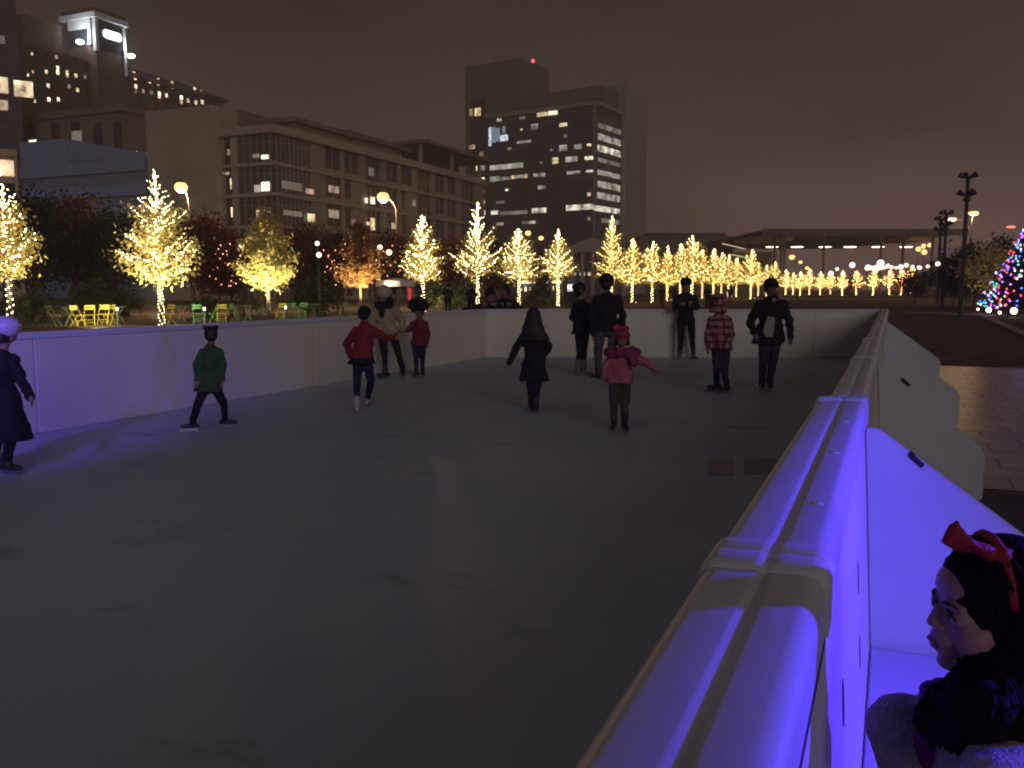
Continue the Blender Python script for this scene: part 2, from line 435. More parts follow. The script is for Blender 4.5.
# ------------------------------------------------------------------ blue floodlights
BLUE = (.072, .030, 1.0)
lamp('SPOT', 'blue_flood', (1.60, 2.35, 1.40), 330, BLUE, .025, target=(.0, 1.9, .72), spot=132, blend=.5)
lamp('SPOT', 'blue_flood', (-4.6, 1.0, 3.0), 700, (.15, .055, 1.0), .15, target=(-8.2, 6.0, .45), spot=36, blend=1.0)
# ------------------------------------------------------------------ trees
bark_m = M('bark', (.16, .115, .075), .85, .35, 9, bump=.5, bscale=30, spec=.1)
gold_m = leafmat('golden_leaves', (.62, .53, .22))
russet_m = leafmat('russet_leaves', (.33, .17, .07))
maroon_m = leafmat('maroon_leaves', (.115, .040, .026))
darkgreen_m = leafmat('dark_leaves', (.045, .05, .028))
shrub_m = leafmat('shrub_leaves', (.10, .125, .04))
bulb_m = glow('warm_bulb', (1.0, .74, .36), 34, sample=True)
bulbfar_m = glow('warm_bulb_far', (1.0, .67, .24), 13, sample=True)
wire_m = M('string_wire', (.03, .035, .02), .6, 0)
bulbdim_m = glow('amber_bulb', (1.0, .42, .13), 22, sample=False)
redbulb_m = glow('pink_bulb', (1.0, .30, .16), 9, sample=False)

def leaf_mesh(name, pts, size, rng, aspect=.55, droop=0.0):
    n = len(pts); pts = np.asarray(pts)
    a = rng.normal(size=(n, 3)); a[:, 2] -= droop; a /= np.linalg.norm(a, axis=1)[:, None]
    b = rng.normal(size=(n, 3)); b -= a * (a*b).sum(1)[:, None]; b /= np.linalg.norm(b, axis=1)[:, None]
    s = size * rng.uniform(.6, 1.4, n)[:, None]
    a *= s; b *= s * aspect
    v = np.stack([pts - a, pts + b*.9 - a*.1, pts + a, pts - b*.9 + a*.1], 1).reshape(-1, 3)
    me = bpy.data.meshes.new(name); me.vertices.add(4*n); me.vertices.foreach_set('co', v.ravel())
    me.loops.add(4*n); me.loops.foreach_set('vertex_index', np.arange(4*n)); me.polygons.add(n)
    me.polygons.foreach_set('loop_start', np.arange(0, 4*n, 4)); me.polygons.foreach_set('loop_total', np.full(n, 4)); me.update()
    return me
OCT = np.array([(1,0,0),(-1,0,0),(0,1,0),(0,-1,0),(0,0,1),(0,0,-1)], float)
OCF = [(0,2,4),(2,1,4),(1,3,4),(3,0,4),(2,0,5),(1,2,5),(3,1,5),(0,3,5)]
def bulb_mesh(name, pts, r, prev=None):
    pts = np.asarray(pts); n = len(pts)
    if prev is None: prev = [i - 1 for i in range(n)]
    v = (pts[:, None, :] + OCT[None]*r).reshape(-1, 3)
    f = (np.array(OCF)[None] + (np.arange(n)*6)[:, None, None]).reshape(-1)
    # the wire: a thin dark sliver from every bulb to the one before it
    wi = [(i, p) for i, p in enumerate(prev) if p is not None and p >= 0]
    wt = np.array([(i*6+4, p*6+4, i*6+5) for i, p in wi], dtype=int).reshape(-1)
    f = np.concatenate([f, wt]); nf = len(f)//3
    me = bpy.data.meshes.new(name); me.vertices.add(6*n); me.vertices.foreach_set('co', v.ravel())
    me.loops.add(len(f)); me.loops.foreach_set('vertex_index', f.astype(int)); me.polygons.add(nf)
    me.polygons.foreach_set('loop_start', np.arange(0, 3*nf, 3)); me.polygons.foreach_set('loop_total', np.full(nf, 3))
    me['wires'] = len(wi); me.update()
    return me
def string_obj(me, bulb, parent, name='light_string'):
    o = link_mesh(name, me, bulb, parent); me.materials.append(wire_m)
    nf = len(me.polygons); mi = np.zeros(nf, dtype=np.int32); mi[nf - me['wires']:] = 1
    me.polygons.foreach_set('material_index', mi); me.update(); return o

def conifer(name, seed, h, cb, rad, nlimb, nleaf, leaf, lmat, bulb=None, bstep=.12, br=.02, trunk_r=.10, prof=.85, leaf_top=.75, bare_top=True, trunk_bulbs=True, top_bulbs=0.0, squat=0.0):
    """trunk, limbs sweeping up, leaves along the limbs, light string wound round trunk and limbs"""
    rng = np.random.default_rng(seed)
    root = empty(name, (0, 0, 0))
    tp = [Vector((rng.normal()*.03*i/6, rng.normal()*.03*i/6, h*i/6)) for i in range(7)]
    def trunk(z):
        f = min(max(z/h*6, 0), 5.999); i = int(f); return tp[i].lerp(tp[i+1], f - i)
    tr = lambda z: trunk_r*(1 - z/h*.92)
    m = MB(); m.tube(tp, [tr(p.z) for p in tp], 7); m.build('trunk', bark_m, root, True)
    lm = MB(); lp = []; bp = []; pv = []; first = None
    for k in range(nlimb):
        u = (k + rng.uniform(.1, .9))/nlimb; u = u**1.12
        z = cb + (h - cb)*u*.97
        az = k*2.39996 + rng.normal()*.35
        full = (1 - u)**prof + .06
        if squat and u < squat: full *= .62 + .38*u/squat
        L = rad*full*rng.uniform(.62, 1.18)
        p = trunk(z); dirv = Vector((math.cos(az), math.sin(az), 0))
        pts = [p.copy()]; el = rng.uniform(.15, .55) + u*.4; up = rng.uniform(-.3, .85)
        for s in range(1, 6):
            e_ = el + up*(s - 2)/3
            st = dirv*math.cos(e_) + Vector((0, 0, math.sin(e_)))
            side = Vector((-dirv.y, dirv.x, 0))*rng.normal()*.28
            pts.append(pts[-1] + (st + side).normalized()*L/5)
        lm.tube(pts, [tr(z)*.42*(1 - .17*s) + .003 for s in range(6)], 4, caps=False)
        if not (bare_top and u > leaf_top):
            dens = int(nleaf/nlimb*1.20*(.12 + 1.5*full))
            for q in range(dens):
                t = rng.uniform(.12, 1.08)*5; i = min(int(t), 4)
                c = pts[i].lerp(pts[i+1], t - i)
                sg = .07*rad*(.6 + full)
                lp.append((c.x + rng.normal()*sg, c.y + rng.normal()*sg, c.z + rng.normal()*sg*.8 - abs(rng.normal())*sg*.5))
        if bulb and rng.uniform() < (1 if not top_bulbs else (1 if u > top_bulbs or rng.uniform() < .35 else 0)):
            nb = max(1, int(L/bstep + rng.uniform(0, .9)))
            for q in range(nb):
                t = (q + rng.uniform(.2, .8))/nb*5; i = min(int(t), 4); c = pts[i].lerp(pts[i+1], t - i)
                pv.append(len(bp) - 1 if q else first)
                if q == 0: first = len(bp)
                bp.append((c.x + rng.normal()*.015, c.y + rng.normal()*.015, c.z + .02 + rng.normal()*.02))
    lm.build('branches', bark_m, root, True)
    if lp: link_mesh('foliage', leaf_mesh('foliage', lp, leaf, rng, droop=.5), lmat, root)
    if bulb:
        if trunk_bulbs:
            z = .12; a = 0
            while z < h:
                p = trunk(z); r = tr(z) + .012
                pv.append(len(bp) - 1 if z > .13 else first)
                bp.append((p.x + r*math.cos(a), p.y + r*math.sin(a), z)); a += 1.9; z += bstep*.42
        string_obj(bulb_mesh('light_string', bp, br, pv), bulb, root)
    return root

def broadleaf(name, seed, h, cb, rad, nclump, nleaf, leaf, lmat, trunk_r=.13, bulb=None, nb=0, br=.02):
    rng = np.random.default_rng(seed); root = empty(name, (0, 0, 0))
    m = MB(); top = Vector((rng.normal()*.1, rng.normal()*.1, cb + (h-cb)*.45))
    m.tube([(0,0,0), (rng.normal()*.05, rng.normal()*.05, cb*.6), top*.8, top], [trunk_r, trunk_r*.8, trunk_r*.55, trunk_r*.25], 8)
    m.build('trunk', bark_m, root, True)
    lb = MB(); lp = []
    for k in range(nclump):
        while True:
            q = rng.uniform(-1, 1, 3)
            if .15 < (q*q).sum() < 1: break
        c = np.array([q[0]*rad, q[1]*rad, cb + (h-cb)*(.5 + .5*q[2])])
        c[:2] *= (1.0 - .35*max(q[2], 0))
        s = Vector((0, 0, cb*.75 + rng.uniform()*.25*(h-cb)))
        mid = s.lerp(Vector(c), .5) + Vector((0, 0, .12))
        lb.tube([s, mid, Vector(c)], [trunk_r*.3, trunk_r*.18, .008], 4, caps=False)
        sg = rad*rng.uniform(.14, .26)
        n = int(nleaf/nclump*rng.uniform(.5, 1.5))
        lp.append(c + rng.normal(size=(n, 3))*np.array([sg, sg, sg*.75]))
    lb.build('branches', bark_m, root, True)
    lp = np.concatenate(lp)
    link_mesh('foliage', leaf_mesh('foliage', lp, leaf, rng, .65), lmat, root)
    if bulb:
        idx = rng.choice(len(lp), nb)
        idx = idx[np.argsort(lp[idx][:, 2])]; string_obj(bulb_mesh('light_string', lp[idx], br), bulb, root)
    return root

steel_m = M('dark_steel', (.05, .05, .052), .45, .1, 10, metal=.6)
lens_m = glow('lit_lens', (1.0, .86, .60), 14, sample=False)
UPN = [0]
def uplight(p, tgt, energy, label, col=(1, .83, .42), cone=62):
    r = empty('ground_uplight', (p.x, p.y, -.022), random.random()*3, label, 'uplight', 'uplights at the feet of the trees')
    if not UPN[0]:
        m = MB(); m.lathe([(.10, 0), (.11, .03), (.09, .05), (.09, .16), (.10, .18)], n=12); b = m.build('housing', steel_m, r)
        m = MB(); m.lathe([(.085, .181), (.085, .186)], n=12); l = m.build('lens', lens_m, r); UPN[0] = (b.data, l.data)
    else:
        for n, d in zip(('housing', 'lens'), UPN[0]):
            o = bpy.data.objects.new(n, d); COL.objects.link(o); o.parent = r
    lamp('SPOT', 'uplight_beam', (p.x, p.y, .2), energy*7.5, col, .06, target=tgt, spot=cone, blend=.7)
    return r

def put(root, px, d, rz=None, label=None, cat='tree', group=None, z=-.022, scale=None):
    p = base(px, d, z); root.location = p
    root.rotation_euler = (0, 0, random.random()*6.28 if rz is None else rz)
    if scale: root.scale = scale
    tag(root, label, cat, group); return p
def htop(py, d): return (288 - py)/F*d + H          # height seen at row py at depth d
LIT = 'trees wrapped in warm light strings'
# near row, left to right
specs = [
 ('lit_tree', 11, 12, 28, 186, 2.0, 1.45, 44, 2300, .070, gold_m, bulb_m, dict(bstep=.15, br=.020), 'golden tree with warm light strings cut off by the left edge of the photo', 120),
 ('lit_tree', 12, 162, 32, 172, 1.75, 2.1, 62, 3500, .066, gold_m, bulb_m, dict(bstep=.09, br=.0155, leaf_top=.6, squat=.10, prof=1.1), 'broad golden tree with dense light strings on trunk and spire, beside the left street lamp', 330),
 ('uplit_tree', 13, 269, 38, 208, 1.65, 1.65, 56, 4800, .080, gold_m, None, dict(leaf_top=.97, prof=.78), 'yellow tree without light strings, lit from below, in front of the office corner', 420),
 ('uplit_tree', 14, 361, 44, 224, 1.75, 1.35, 50, 3600, .080, russet_m, None, dict(leaf_top=.97, prof=.6), 'rusty brown tree lit yellow underneath, left of the curved street lamp post', 330),
 ('lit_tree', 15, 423, 52, 216, 2.0, 1.80, 62, 2000, .085, gold_m, bulb_m, dict(bstep=.135, br=.021), 'tree thick with warm bulbs directly above the child in the red coat by the barrier', 120),
 ('lit_tree', 16, 478, 58, 204, 2.3, 2.1, 48, 1500, .09, gold_m, bulb_m, dict(bstep=.14, br=.022, leaf_top=.5), 'tall open lit tree with long curling branches in front of the tower', 120),
 ('lit_tree', 17, 519, 62, 229, 2.2, 2.0, 58, 1800, .09, gold_m, bulb_m, dict(bstep=.15, br=.022), 'lit tree behind the two spectators leaning on the far barrier', 120),
 ('lit_tree', 18, 558, 69, 230, 2.3, 1.75, 54, 1600, .10, gold_m, bulb_m, dict(bstep=.16, br=.024), 'narrow lit tree between the spectators and the couple in black', 120),
 ('lit_tree', 19, 611, 77, 217, 2.2, 2.1, 54, 1500, .10, gold_m, bulbfar_m, dict(bstep=.16, br=.036), 'tall pointed lit tree directly behind the man in the cap', 160),
]
for nm, sd, px, d, top, cb, rad, nl, nleaf, ls, lm_, bm_, kw, lab, en in specs:
    h = htop(top, d)
    t = conifer(nm, sd, h, cb, rad, nl, nleaf, ls, lm_, bm_, **kw)
    p = put(t, px, d, label=lab, group=LIT if bm_ else 'trees lit only from below')
    q = base(px + random.uniform(-9, 9)*30/d, d - 1.3, -.022)
    uplight(q, (p.x, p.y, cb + 1.3), en, 'small ground uplight at the foot of ' + {12: 'the cut-off tree on the left', 162: 'the broad golden tree', 269: 'the yellow tree without strings', 361: 'the rusty brown tree', 423: 'the tree above the child in dark red', 478: 'the tall open lit tree', 519: 'the lit tree behind the spectators', 558: 'the narrow lit tree', 611: 'the tree behind the man in the cap'}[px], cone=75)

# far double row, copies of three kinds
protos = [conifer('lit_tree', 30 + k, 6.3, 2.0, (2.0, 2.3, 1.8)[k], 44, 1200, .14, gold_m, bulbfar_m, bstep=.22, br=.050, trunk_r=.09) for k in range(3)]
far = [(632, 84, 239, 'leftmost of the far lit trees, right next to the man in the cap'), (652, 88, 242, 'far lit tree with bare crooked tip, second right of the man in the cap'),
 (667, 100, 246, 'full lit tree just left of the man in black'), (680, 108, 244, 'lit tree rising right behind the man in black'),
 (691.5, 97, 236, 'tallest of the far lit trees, just right of the man in black'), (702, 118, 250, 'lit tree between the man in black and the plaid hood'),
 (713, 122, 249, 'lit tree right above the plaid hood'), (721, 130, 253, 'thin lit tree right of the plaid hood'), (728, 138, 255, 'small lit tree in the crowded end of the row'),
 (736, 143, 258, 'last lit tree of the crowded row, before the gap'), (750.5, 118, 250, 'lit tree standing alone just left of the man in the open jacket'),
 (758, 150, 263, 'small lit tree behind the head of the man in the open jacket'), (766, 160, 265, 'small lit tree against the left canopy columns'), (774, 165, 262, 'slim lit tree by the first canopy columns')]
used = [False]*3
for k, (px, d, top, lab) in enumerate(far):
    i = k % 3; h = htop(top, d)
    t = protos[i] if not used[i] else copy_thing(protos[i]); used[i] = True
    s = h/6.3
    put(t, px, d, label=lab, group=LIT, scale=(s*.95, s*.95, s))
    if k % 2 == 0 and k < 12:
        uplight(base(px + 4, d - 1.5, -.022), (t.location.x, t.location.y, 3.2), 200, 'tiny uplight on the grass below the ' + {0: 'leftmost far lit tree', 2: 'full tree left of the man in black', 4: 'tallest far lit tree', 6: 'lit tree above the plaid hood', 8: 'small lit tree near the row end', 10: 'lone lit tree by the open jacket man'}[k])
# beyond the lawn, under the canopy
small = [conifer('lit_tree', 50 + k, 4.9, 1.4, 2.1, 30, 340, .22, (gold_m, russet_m)[k], (bulbfar_m, bulbdim_m)[k], bstep=.26, br=.075, trunk_r=.09) for k in range(2)]
us = [False, False]
und = [(785.5, 0, 270, 'dim amber tree'), (793, 0, 273, 'low glowing tree'), (800, 0, 272, 'slim amber tree'), (809, 0, 269, 'bright slim tree'), (820, 0, 272, 'dotted sparse tree'),
       (830, 0, 271, 'bright bushy tree'), (842, 0, 271, 'round golden tree'), (856, 1, 271, 'dull gold tree'), (873, 0, 268, 'tall gold tree'),
       (889, 1, 270, 'reddish lit tree'), (901, 1, 270, 'orange lit tree'), (911, 1, 268, 'red lit tree')]
place = ['by the first canopy columns', 'right of the first canopy columns', 'behind the arm of the man in the open jacket', 'below the warm lamp cluster', 'left of the single white lamp', 'under the single white lamp', 'left of the dark bush under the canopy',
         'right of the dark bush under the canopy', 'below the biggest white lamp', 'first of the three under the row of white globes', 'second of the three under the row of white globes', 'last of the three, nearest the floodlight posts']
for (px, i, top, lab), pl in zip(und, place):
    d = 185 + random.uniform(-12, 12); h = htop(top, d)
    t = small[i] if not us[i] else copy_thing(small[i]); us[i] = True
    put(t, px, d, label=f'{lab} far off {pl}', group=LIT, scale=(h/4.9*.9, h/4.9*.9, h/4.9))
    if random.random() < .5 or px in (793, 901): lamp('SPOT', 'uplight_beam', base(px, d - 2, .2), 420, (1, .62, .25), .1, target=t.location + Vector((0, 0, 3)), spot=80)

# unlit trees behind the lit row
dk = [broadleaf('dark_tree', 70 + k, 6.0, 1.7, 2.6, 46, 5200, .13, (maroon_m, darkgreen_m, maroon_m)[k]) for k in range(3)]
ud = [False]*3
dark = [(38, 44, 202, 1, 'dark maroon tree left of the wide gap, behind the yellow cafe chairs'), (78, 47, 207, 0, 'dark maroon tree behind the leftmost yellow chairs'), (112, 45, 216, 1, 'dark tree just left of the broad golden tree'),
        (203, 46, 224, 0, 'dark tree right of the broad golden tree'), (232, 48, 232, 2, 'dark maroon tree beside the pink fairy lights'), (308, 52, 232, 0, 'dark tree between the yellow tree and the two globe lamps'),
        (338, 54, 236, 1, 'dark tree behind the rusty brown tree, left'), (392, 58, 238, 0, 'dark maroon tree below the curved street lamp'), (446, 70, 240, 2, 'russet dark tree between two lit trees below the office end'),
        (498, 78, 246, 0, 'dim reddish tree behind the tall open lit tree'), (540, 88, 252, 1, 'dim tree in the gap behind the spectators')]
for px, d, top, i, lab in dark:
    t = dk[i] if not ud[i] else copy_thing(dk[i]); ud[i] = True
    h = htop(top, d); s = h/6.0
    put(t, px, d, label=lab, group='unlit dark trees behind the lit row', scale=(s*random.uniform(.85, 1.05), s*.95, s))
for px, d, top, lab, n in ((240, 46, 236, 'small tree with pink sparkling lights right of the dark trees', 60), (343, 50, 246, 'small tree with orange red lights beside the rusty brown tree', 70), (380, 54, 240, 'small red lit tree under the curved street lamp', 40)):
    t = broadleaf('sparkling_tree', int(px), htop(top, d), 1.5, 1.5, 22, 1300, .09, maroon_m, .07, redbulb_m, n, .03)
    put(t, px, d, label=lab, group='small trees with reddish lights')
# hedge-like shrubs, with unseen spots added to brighten them and the chairs
sh = broadleaf('shrub', 91, 1.5, .1, .8, 26, 1500, .075, shrub_m, .04)
shr = [(93, 42, 1.3, 'brightly lit bush behind the yellow chair, left of the broad golden tree', 900), (38, 38, 1.0, 'low brightly lit bush left of the first cafe chairs', 550), (10, 40, .8, 'dim bush at the left edge of the photo', 0), (128, 46, 1.0, 'dark bush left of the wrapped trunk', 0), (205, 44, .8, 'lit bush behind the green chair', 260), (262, 50, .8, 'dark bush left of the yellow tree trunk', 0),
       (317, 48, 1.5, 'small lit bush between two trunks behind the barrier', 260), (440, 60, 1.3, 'leafy bush right of the wrapped trunk, by the far barrier', 220), (458, 62, 1.2, 'low bush left of the leaning spectators', 40), (575, 76, 1.1, 'low dark bush left of the couple in black', 0), (540, 74, 1.3, 'bush in the gap right of the spectators', 20)]
for k, (px, d, s, lab, en) in enumerate(shr):
    t = sh if k == 0 else copy_thing(sh)
    p = put(t, px, d, label=lab, cat='bush', group='bushes behind the barrier', scale=(s, s, s))
    if en: lamp('SPOT', 'added_fill_spot', base(px + 3, d - (8.5 if px < 330 else 2), .12), en*(.36 if px < 330 else 1), (1, .82, .45), .05, target=p + Vector((0, 0, .9)), spot=80, blend=.6)
# right side
rt = broadleaf('dark_tree', 101, 6.2, 1.6, 3.0, 52, 5200, .14, darkgreen_m)
put(rt, 953, 74, label='low dark tree behind the paired floodlight posts', scale=(.78, .78, .70), group='dark trees on the right')
for px, d, top, lab, s in ((915, 90, 272, 'small round dark tree left of the paired floodlight posts', .62), (974, 66, 246, 'dark tree right of the tall floodlight post', .8), (1003, 75, 240, 'dark tree behind the Christmas tree', .9)):
    t = copy_thing(rt); h = htop(top, d); put(t, px, d, label=lab, scale=(s, s, h/6.2), group='dark trees on the right')
yt = broadleaf('yellow_tree', 105, htop(250, 62), 1.5, 2.1, 30, 1800, .12, gold_m)
p = put(yt, 990, 62, label='thin yellowish tree lit from below, left of the Christmas tree')
lamp('SPOT', 'uplight_beam', base(988, 60, .2), 110, (1, .75, .35), .06, target=p + Vector((0, 0, 3)), spot=80)
bs = broadleaf('bush', 106, htop(278, 185), .2, 1.7, 14, 500, .2, darkgreen_m)
put(bs, 849, 178, label='dark conical bush under the canopy among lit trees', cat='bush')

# Christmas tree on the right edge
def xmas():
    rng = np.random.default_rng(5); d = 52; h = htop(196, d); root = empty('christmas_tree', (0, 0, 0))
    m = MB(); m.tube([(0,0,0), (0,0,h*.95)], [.16, .03], 8); m.build('trunk', bark_m, root)
    lp = []
    for k in range(9000):
        u = rng.uniform()**1.5; r = 2.95*(1-u)*(.72 + .28*math.sin(u*34)**2)*math.sqrt(rng.uniform(.25, 1)); a = rng.uniform(0, 6.283)
        lp.append((r*math.cos(a), r*math.sin(a), .35 + u*(h-.4)))
    link_mesh('foliage', leaf_mesh('foliage', np.array(lp), .10, rng, .35), darkgreen_m, root)
    cols = [('white', (1, .85, .85), 3), ('teal', (.04, .9, .62), 1.6), ('violet', (.42, .10, 1), 3.2), ('blue', (.08, .14, 1), 2.6), ('red', (1, .05, .08), 2.2)]
    for n, c, s in cols:
        pts = []
        for k in range(190 if n in ('violet', 'teal', 'red') else 110):
            u = rng.uniform()**1.4; r = 3.25*(1-u)*(.8 + .2*math.sin(u*34)**2); a = rng.uniform(0, 6.283)
            pts.append((r*math.cos(a), r*math.sin(a), .35 + u*(h-.5)))
        pts.sort(key=lambda q: q[2]); string_obj(bulb_mesh('light_string', pts, .075), glow(n + '_bulb', c, s), root, n + '_light_string')
    p = base(1035, d, -.02); root.location = p
    tag(root, 'Christmas tree covered in multicoloured lights at the right edge', 'christmas tree')
xmas()
spot_m = glow('flood_lens', (1, .78, .62), 12)
def ground_flood(px, py, s, label):
    p = ground(px, py, -.02); r = empty('ground_floodlight', p, YAW, label, 'floodlight', 'floodlights at the foot of the Christmas tree')
    m = MB(); m.box((-.16*s, -.04, .10), (.16*s, .14, .34*s+.08)); m.build('housing', steel_m, r, bevel=.01)
    m = MB(); m.ell((0, -.045, .17*s + .09), (.13*s, .05, .12*s)); m.build('lens', spot_m, r, True)
    m = MB(); m.box((-.20*s, .02, 0), (-.165*s, .07, .24)); m.box((.165*s, .02, 0), (.20*s, .07, .24)); m.box((-.164*s, .02, 0), (.164*s, .07, .03)); m.build('bracket', steel_m, r)
ground_flood(988, 315, 1.15, 'bright white floodlight on the ground left of the Christmas tree')
ground_flood(999, 316, .6, 'smallest floodlight, between the two bright ones under the Christmas tree')
ground_flood(1013, 317, 1.4, 'largest bright floodlight at the foot of the Christmas tree')
ground_flood(977.5, 312, .5, 'little pale light left of the floodlights by the Christmas tree')

# ------------------------------------------------------------------ lamps
pole_m = M('galvanised_pole', (.22, .20, .18), .5, .1, 6, metal=.5)
sod_m = glow('sodium_lens', (1.0, .53, .17), 2.3)
warmw_m = glow('warm_white_globe', (1.0, .70, .58), 2.6)
def globe_lamp(px, py, d, r, label, mat, group=None):
    p = base(px, d, -.02); z = at(px, py, d).z
    o = empty('globe_lamp', p, 0, label, 'lamp', group)
    m = MB(); m.tube([(0,0,0), (0,0,.3), (0,0,.32), (0,0,z - r)], [.10, .10, .06, .045], 8); m.build('post', steel_m, o)
    m = MB(); m.ell((0, 0, z), r); m.build('globe', mat, o, True); return o
def arm_lamp(px, py, d, armpx, label, power=0, headr=.34, mat=sod_m, group='street lamps', flat=.85):
    """post stands in column armpx, head in column px"""
    hp = at(px, py, d); p = base(armpx, d, -.02)
    o = empty('street_lamp', p, 0, label, 'street lamp', group)
    v = Vector((hp.x - p.x, hp.y - p.y, 0)); z = hp.z
    m = MB(); pts = [Vector((0, 0, 0)), Vector((0, 0, z*.45)), Vector((0, 0, z - 1.2))]
    for t in (.25, .5, .75, 1): pts.append(v*(1 - math.cos(t*1.57)) + Vector((0, 0, z - 1.2 + 1.25*math.sin(t*1.57))))
    m.tube(pts, [.12, .10, .08, .065, .06, .055, .05], 8); m.build('post', pole_m, o, True)
    m = MB(); u = v.normalized() if v.length > .01 else Vector((1, 0, 0))
    m.ell(v + Vector((0, 0, z + headr*flat*.95)), (headr*.7, headr*.6, .12)); m.build('lamp_head', pole_m, o, True)
    m = MB(); m.ell(v + Vector((0, 0, z)), (headr, headr, headr*flat)); m.build('lens', mat, o, True)
    if power: lamp('POINT', 'street_lamp_light', hp - Vector((0, 0, .6)), power, (1, .62, .30), .3)
    return o
arm_lamp(181, 187, 52, 194, 'glowing orange street lamp above the broad golden tree at the left', 900, .38)
arm_lamp(383, 197, 66, 398, 'orange street lamp on a curved post in front of the office wing', 1100, .46)
arm_lamp(528, 233, 120, 532, 'left of the two orange street lamps in front of the tower', 0, .40)
arm_lamp(541, 238, 130, 545, 'right and lower of the two orange street lamps in front of the tower', 0, .38)
arm_lamp(792, 257, 185, 794, 'largest orange street lamp under the left part of the canopy', 0, .62)
arm_lamp(800.5, 262, 190, 802, 'small orange street lamp just right of the largest one under the canopy', 0, .42)
arm_lamp(807, 268, 190, 808, 'low orange street lamp above the bright slim tree under the canopy', 0, .42)
arm_lamp(952, 219, 95, 966, 'flat warm street lamp left of the tall floodlight post', 500, .46, glow('shoebox_lens', (1, .62, .33), 2.2), 'flat street lamps on the right', .42)
arm_lamp(973.5, 213, 88, 966.5, 'flat warm street lamp right of the tall floodlight post', 500, .50, sod_m, 'flat street lamps on the right', .42)
for px, py, r, l in ((916, 249, .55, 'left'), (922, 252, .60, 'lowest'), (921, 246, .5, 'middle'), (927, 245, .45, 'rightmost')):
    globe_lamp(px, py, 195, r, f'{l} of the warm cluster lamps below the right end of the canopy', sod_m, 'warm lamps below the canopy end')
globe_lamp(319, 243, 46, .12, 'upper pinkish globe lamp between the yellow tree and the rusty tree', warmw_m, 'pinkish globe lamps')
globe_lamp(320.5, 254.5, 43, .13, 'lower pinkish globe lamp between the yellow tree and the rusty tree', warmw_m, 'pinkish globe lamps')
globe_lamp(381, 247, 52, .15, 'pinkish globe lamp above the red lit tree, left', warmw_m, 'pinkish globe lamps')
globe_lamp(390, 252, 52, .17, 'pinkish globe lamp above the red lit tree, right', glow('pink_globe', (1, .5, .3), 3), 'pinkish globe lamps')
globe_lamp(244, 245, 44, .13, 'pinkish globe lamp just left of the yellow tree crown', warmw_m, 'pinkish globe lamps')
globe_lamp(6, 172, 40, .22, 'pale lamp above the cut-off tree at the left edge', warmw_m)
for px, py, r, l in ((830, 273.5, .50, 'white lamp right above the bright bushy tree under the canopy'), (836, 269, .34, 'small white lamp right of the bright bushy tree'), (851, 265, .55, 'white lamp midway under the canopy'), (866, 268, .48, 'white lamp left of the biggest one under the canopy'), (876.5, 268, .52, 'low white lamp below the biggest one'), (879, 263, .68, 'biggest and brightest white lamp under the canopy')):
    globe_lamp(px, py, 172, r, l, warmw_m, 'white lamps under the canopy')
# festoon of globes running to the right
fo = empty('festoon_lights', at(868, 265, 160), 0, 'sagging string of pinkish white globe lights below the right half of the canopy', 'light string')
A = at(868, 265.5, 165); B = at(938, 260.5, 67); pts = []
m = MB(); n = 17
for i in range(n):
    t = i/(n-1); p = A.lerp(B, t) - fo.location; p.z -= .25*abs(math.sin(t*math.pi*4)); pts.append(p)
m.tube(pts, .03, 5); m.build('cable', steel_m, fo)
bm_ = glow('festoon_globe', (1, .62, .52), 2.2)
gl = MB(); gl.ell((0, 0, 0), .26, None, 10, 7); gme = None
for i, p in enumerate(pts):
    if gme is None: o = gl.build('globe', bm_, fo, True); gme = o.data
    else: o = bpy.data.objects.new('globe', gme); COL.objects.link(o); o.parent = fo
    o.location = p - Vector((0, 0, .26)); s = random.uniform(.75, 1.25)*(1.45 - .8*i/n); o.scale = (s, s, s)
for e_, p in (('left', A), ('right', B)):
    q = Vector((p.x, p.y, -.02)); r = MB(); r.tube([(0,0,0), (0,0,p.z + .5)], [.09, .06], 8); o = r.build('festoon_post', pole_m); o.location = q
    tag(o, f'thin post holding the {e_} end of the string of white globes', 'post', 'posts of the globe light string')

def flood_post(px, d, top, label, s=1.0, base_py=None):
    p = base(px, d, -.02); z = at(px, top, d).z; r = empty('floodlight_post', p, YAW, label, 'light post', 'dark posts with clustered floodlights')
    m = MB(); m.tube([(0,0,0), (0,0,.05), (0,0,.06), (0,0,z)], [.22*s, .22*s, .12*s, .085*s], 10); m.build('post', steel_m, r)
    m = MB(); m.lathe([(.16*s, 0), (.17*s, .04), (.17*s, .12), (.15*s, .16)], (0, 0, z*.83)); m.build('collar', steel_m, r)
    m = MB(); m.lathe([(.11*s, 0), (.11*s, .16)], (0, 0, z - .26)); m.build('collar', steel_m, r)
    k = 0
    for zz, offs in ((z + .02, ((-.22, .1), (.20, -.05), (.02, .2))), (z - .85, ((-.26, 0), (.25, .1), (.05, -.22)))):
        for ox, oy in offs:
            h = MB(); a = math.atan2(oy, ox)
            Rm = Matrix.Rotation(a, 3, 'Z') @ Matrix.Rotation(R(60), 3, 'Y')
            c = Vector((ox*s, oy*s, zz))
            ax = Rm @ Vector((0, 0, 1))
            h.tube([c - ax*.14*s, c - ax*.02*s, c + ax*.10*s, c + ax*.19*s], [.07*s, .10*s, .13*s, .16*s], 12)
            h.tube([Vector((0, 0, zz - .05)), c], .022*s, 6); h.build('floodlight', steel_m, r)
    return r
flood_post(960, 43, 176, 'tallest dark post with floodlight clusters, in front of the right hand trees')
flood_post(936.5, 74, 219, 'left of the paired thin floodlight posts by the canopy end', 1.25)
flood_post(941.5, 70, 213, 'right and taller of the paired floodlight posts by the canopy end', 1.25)
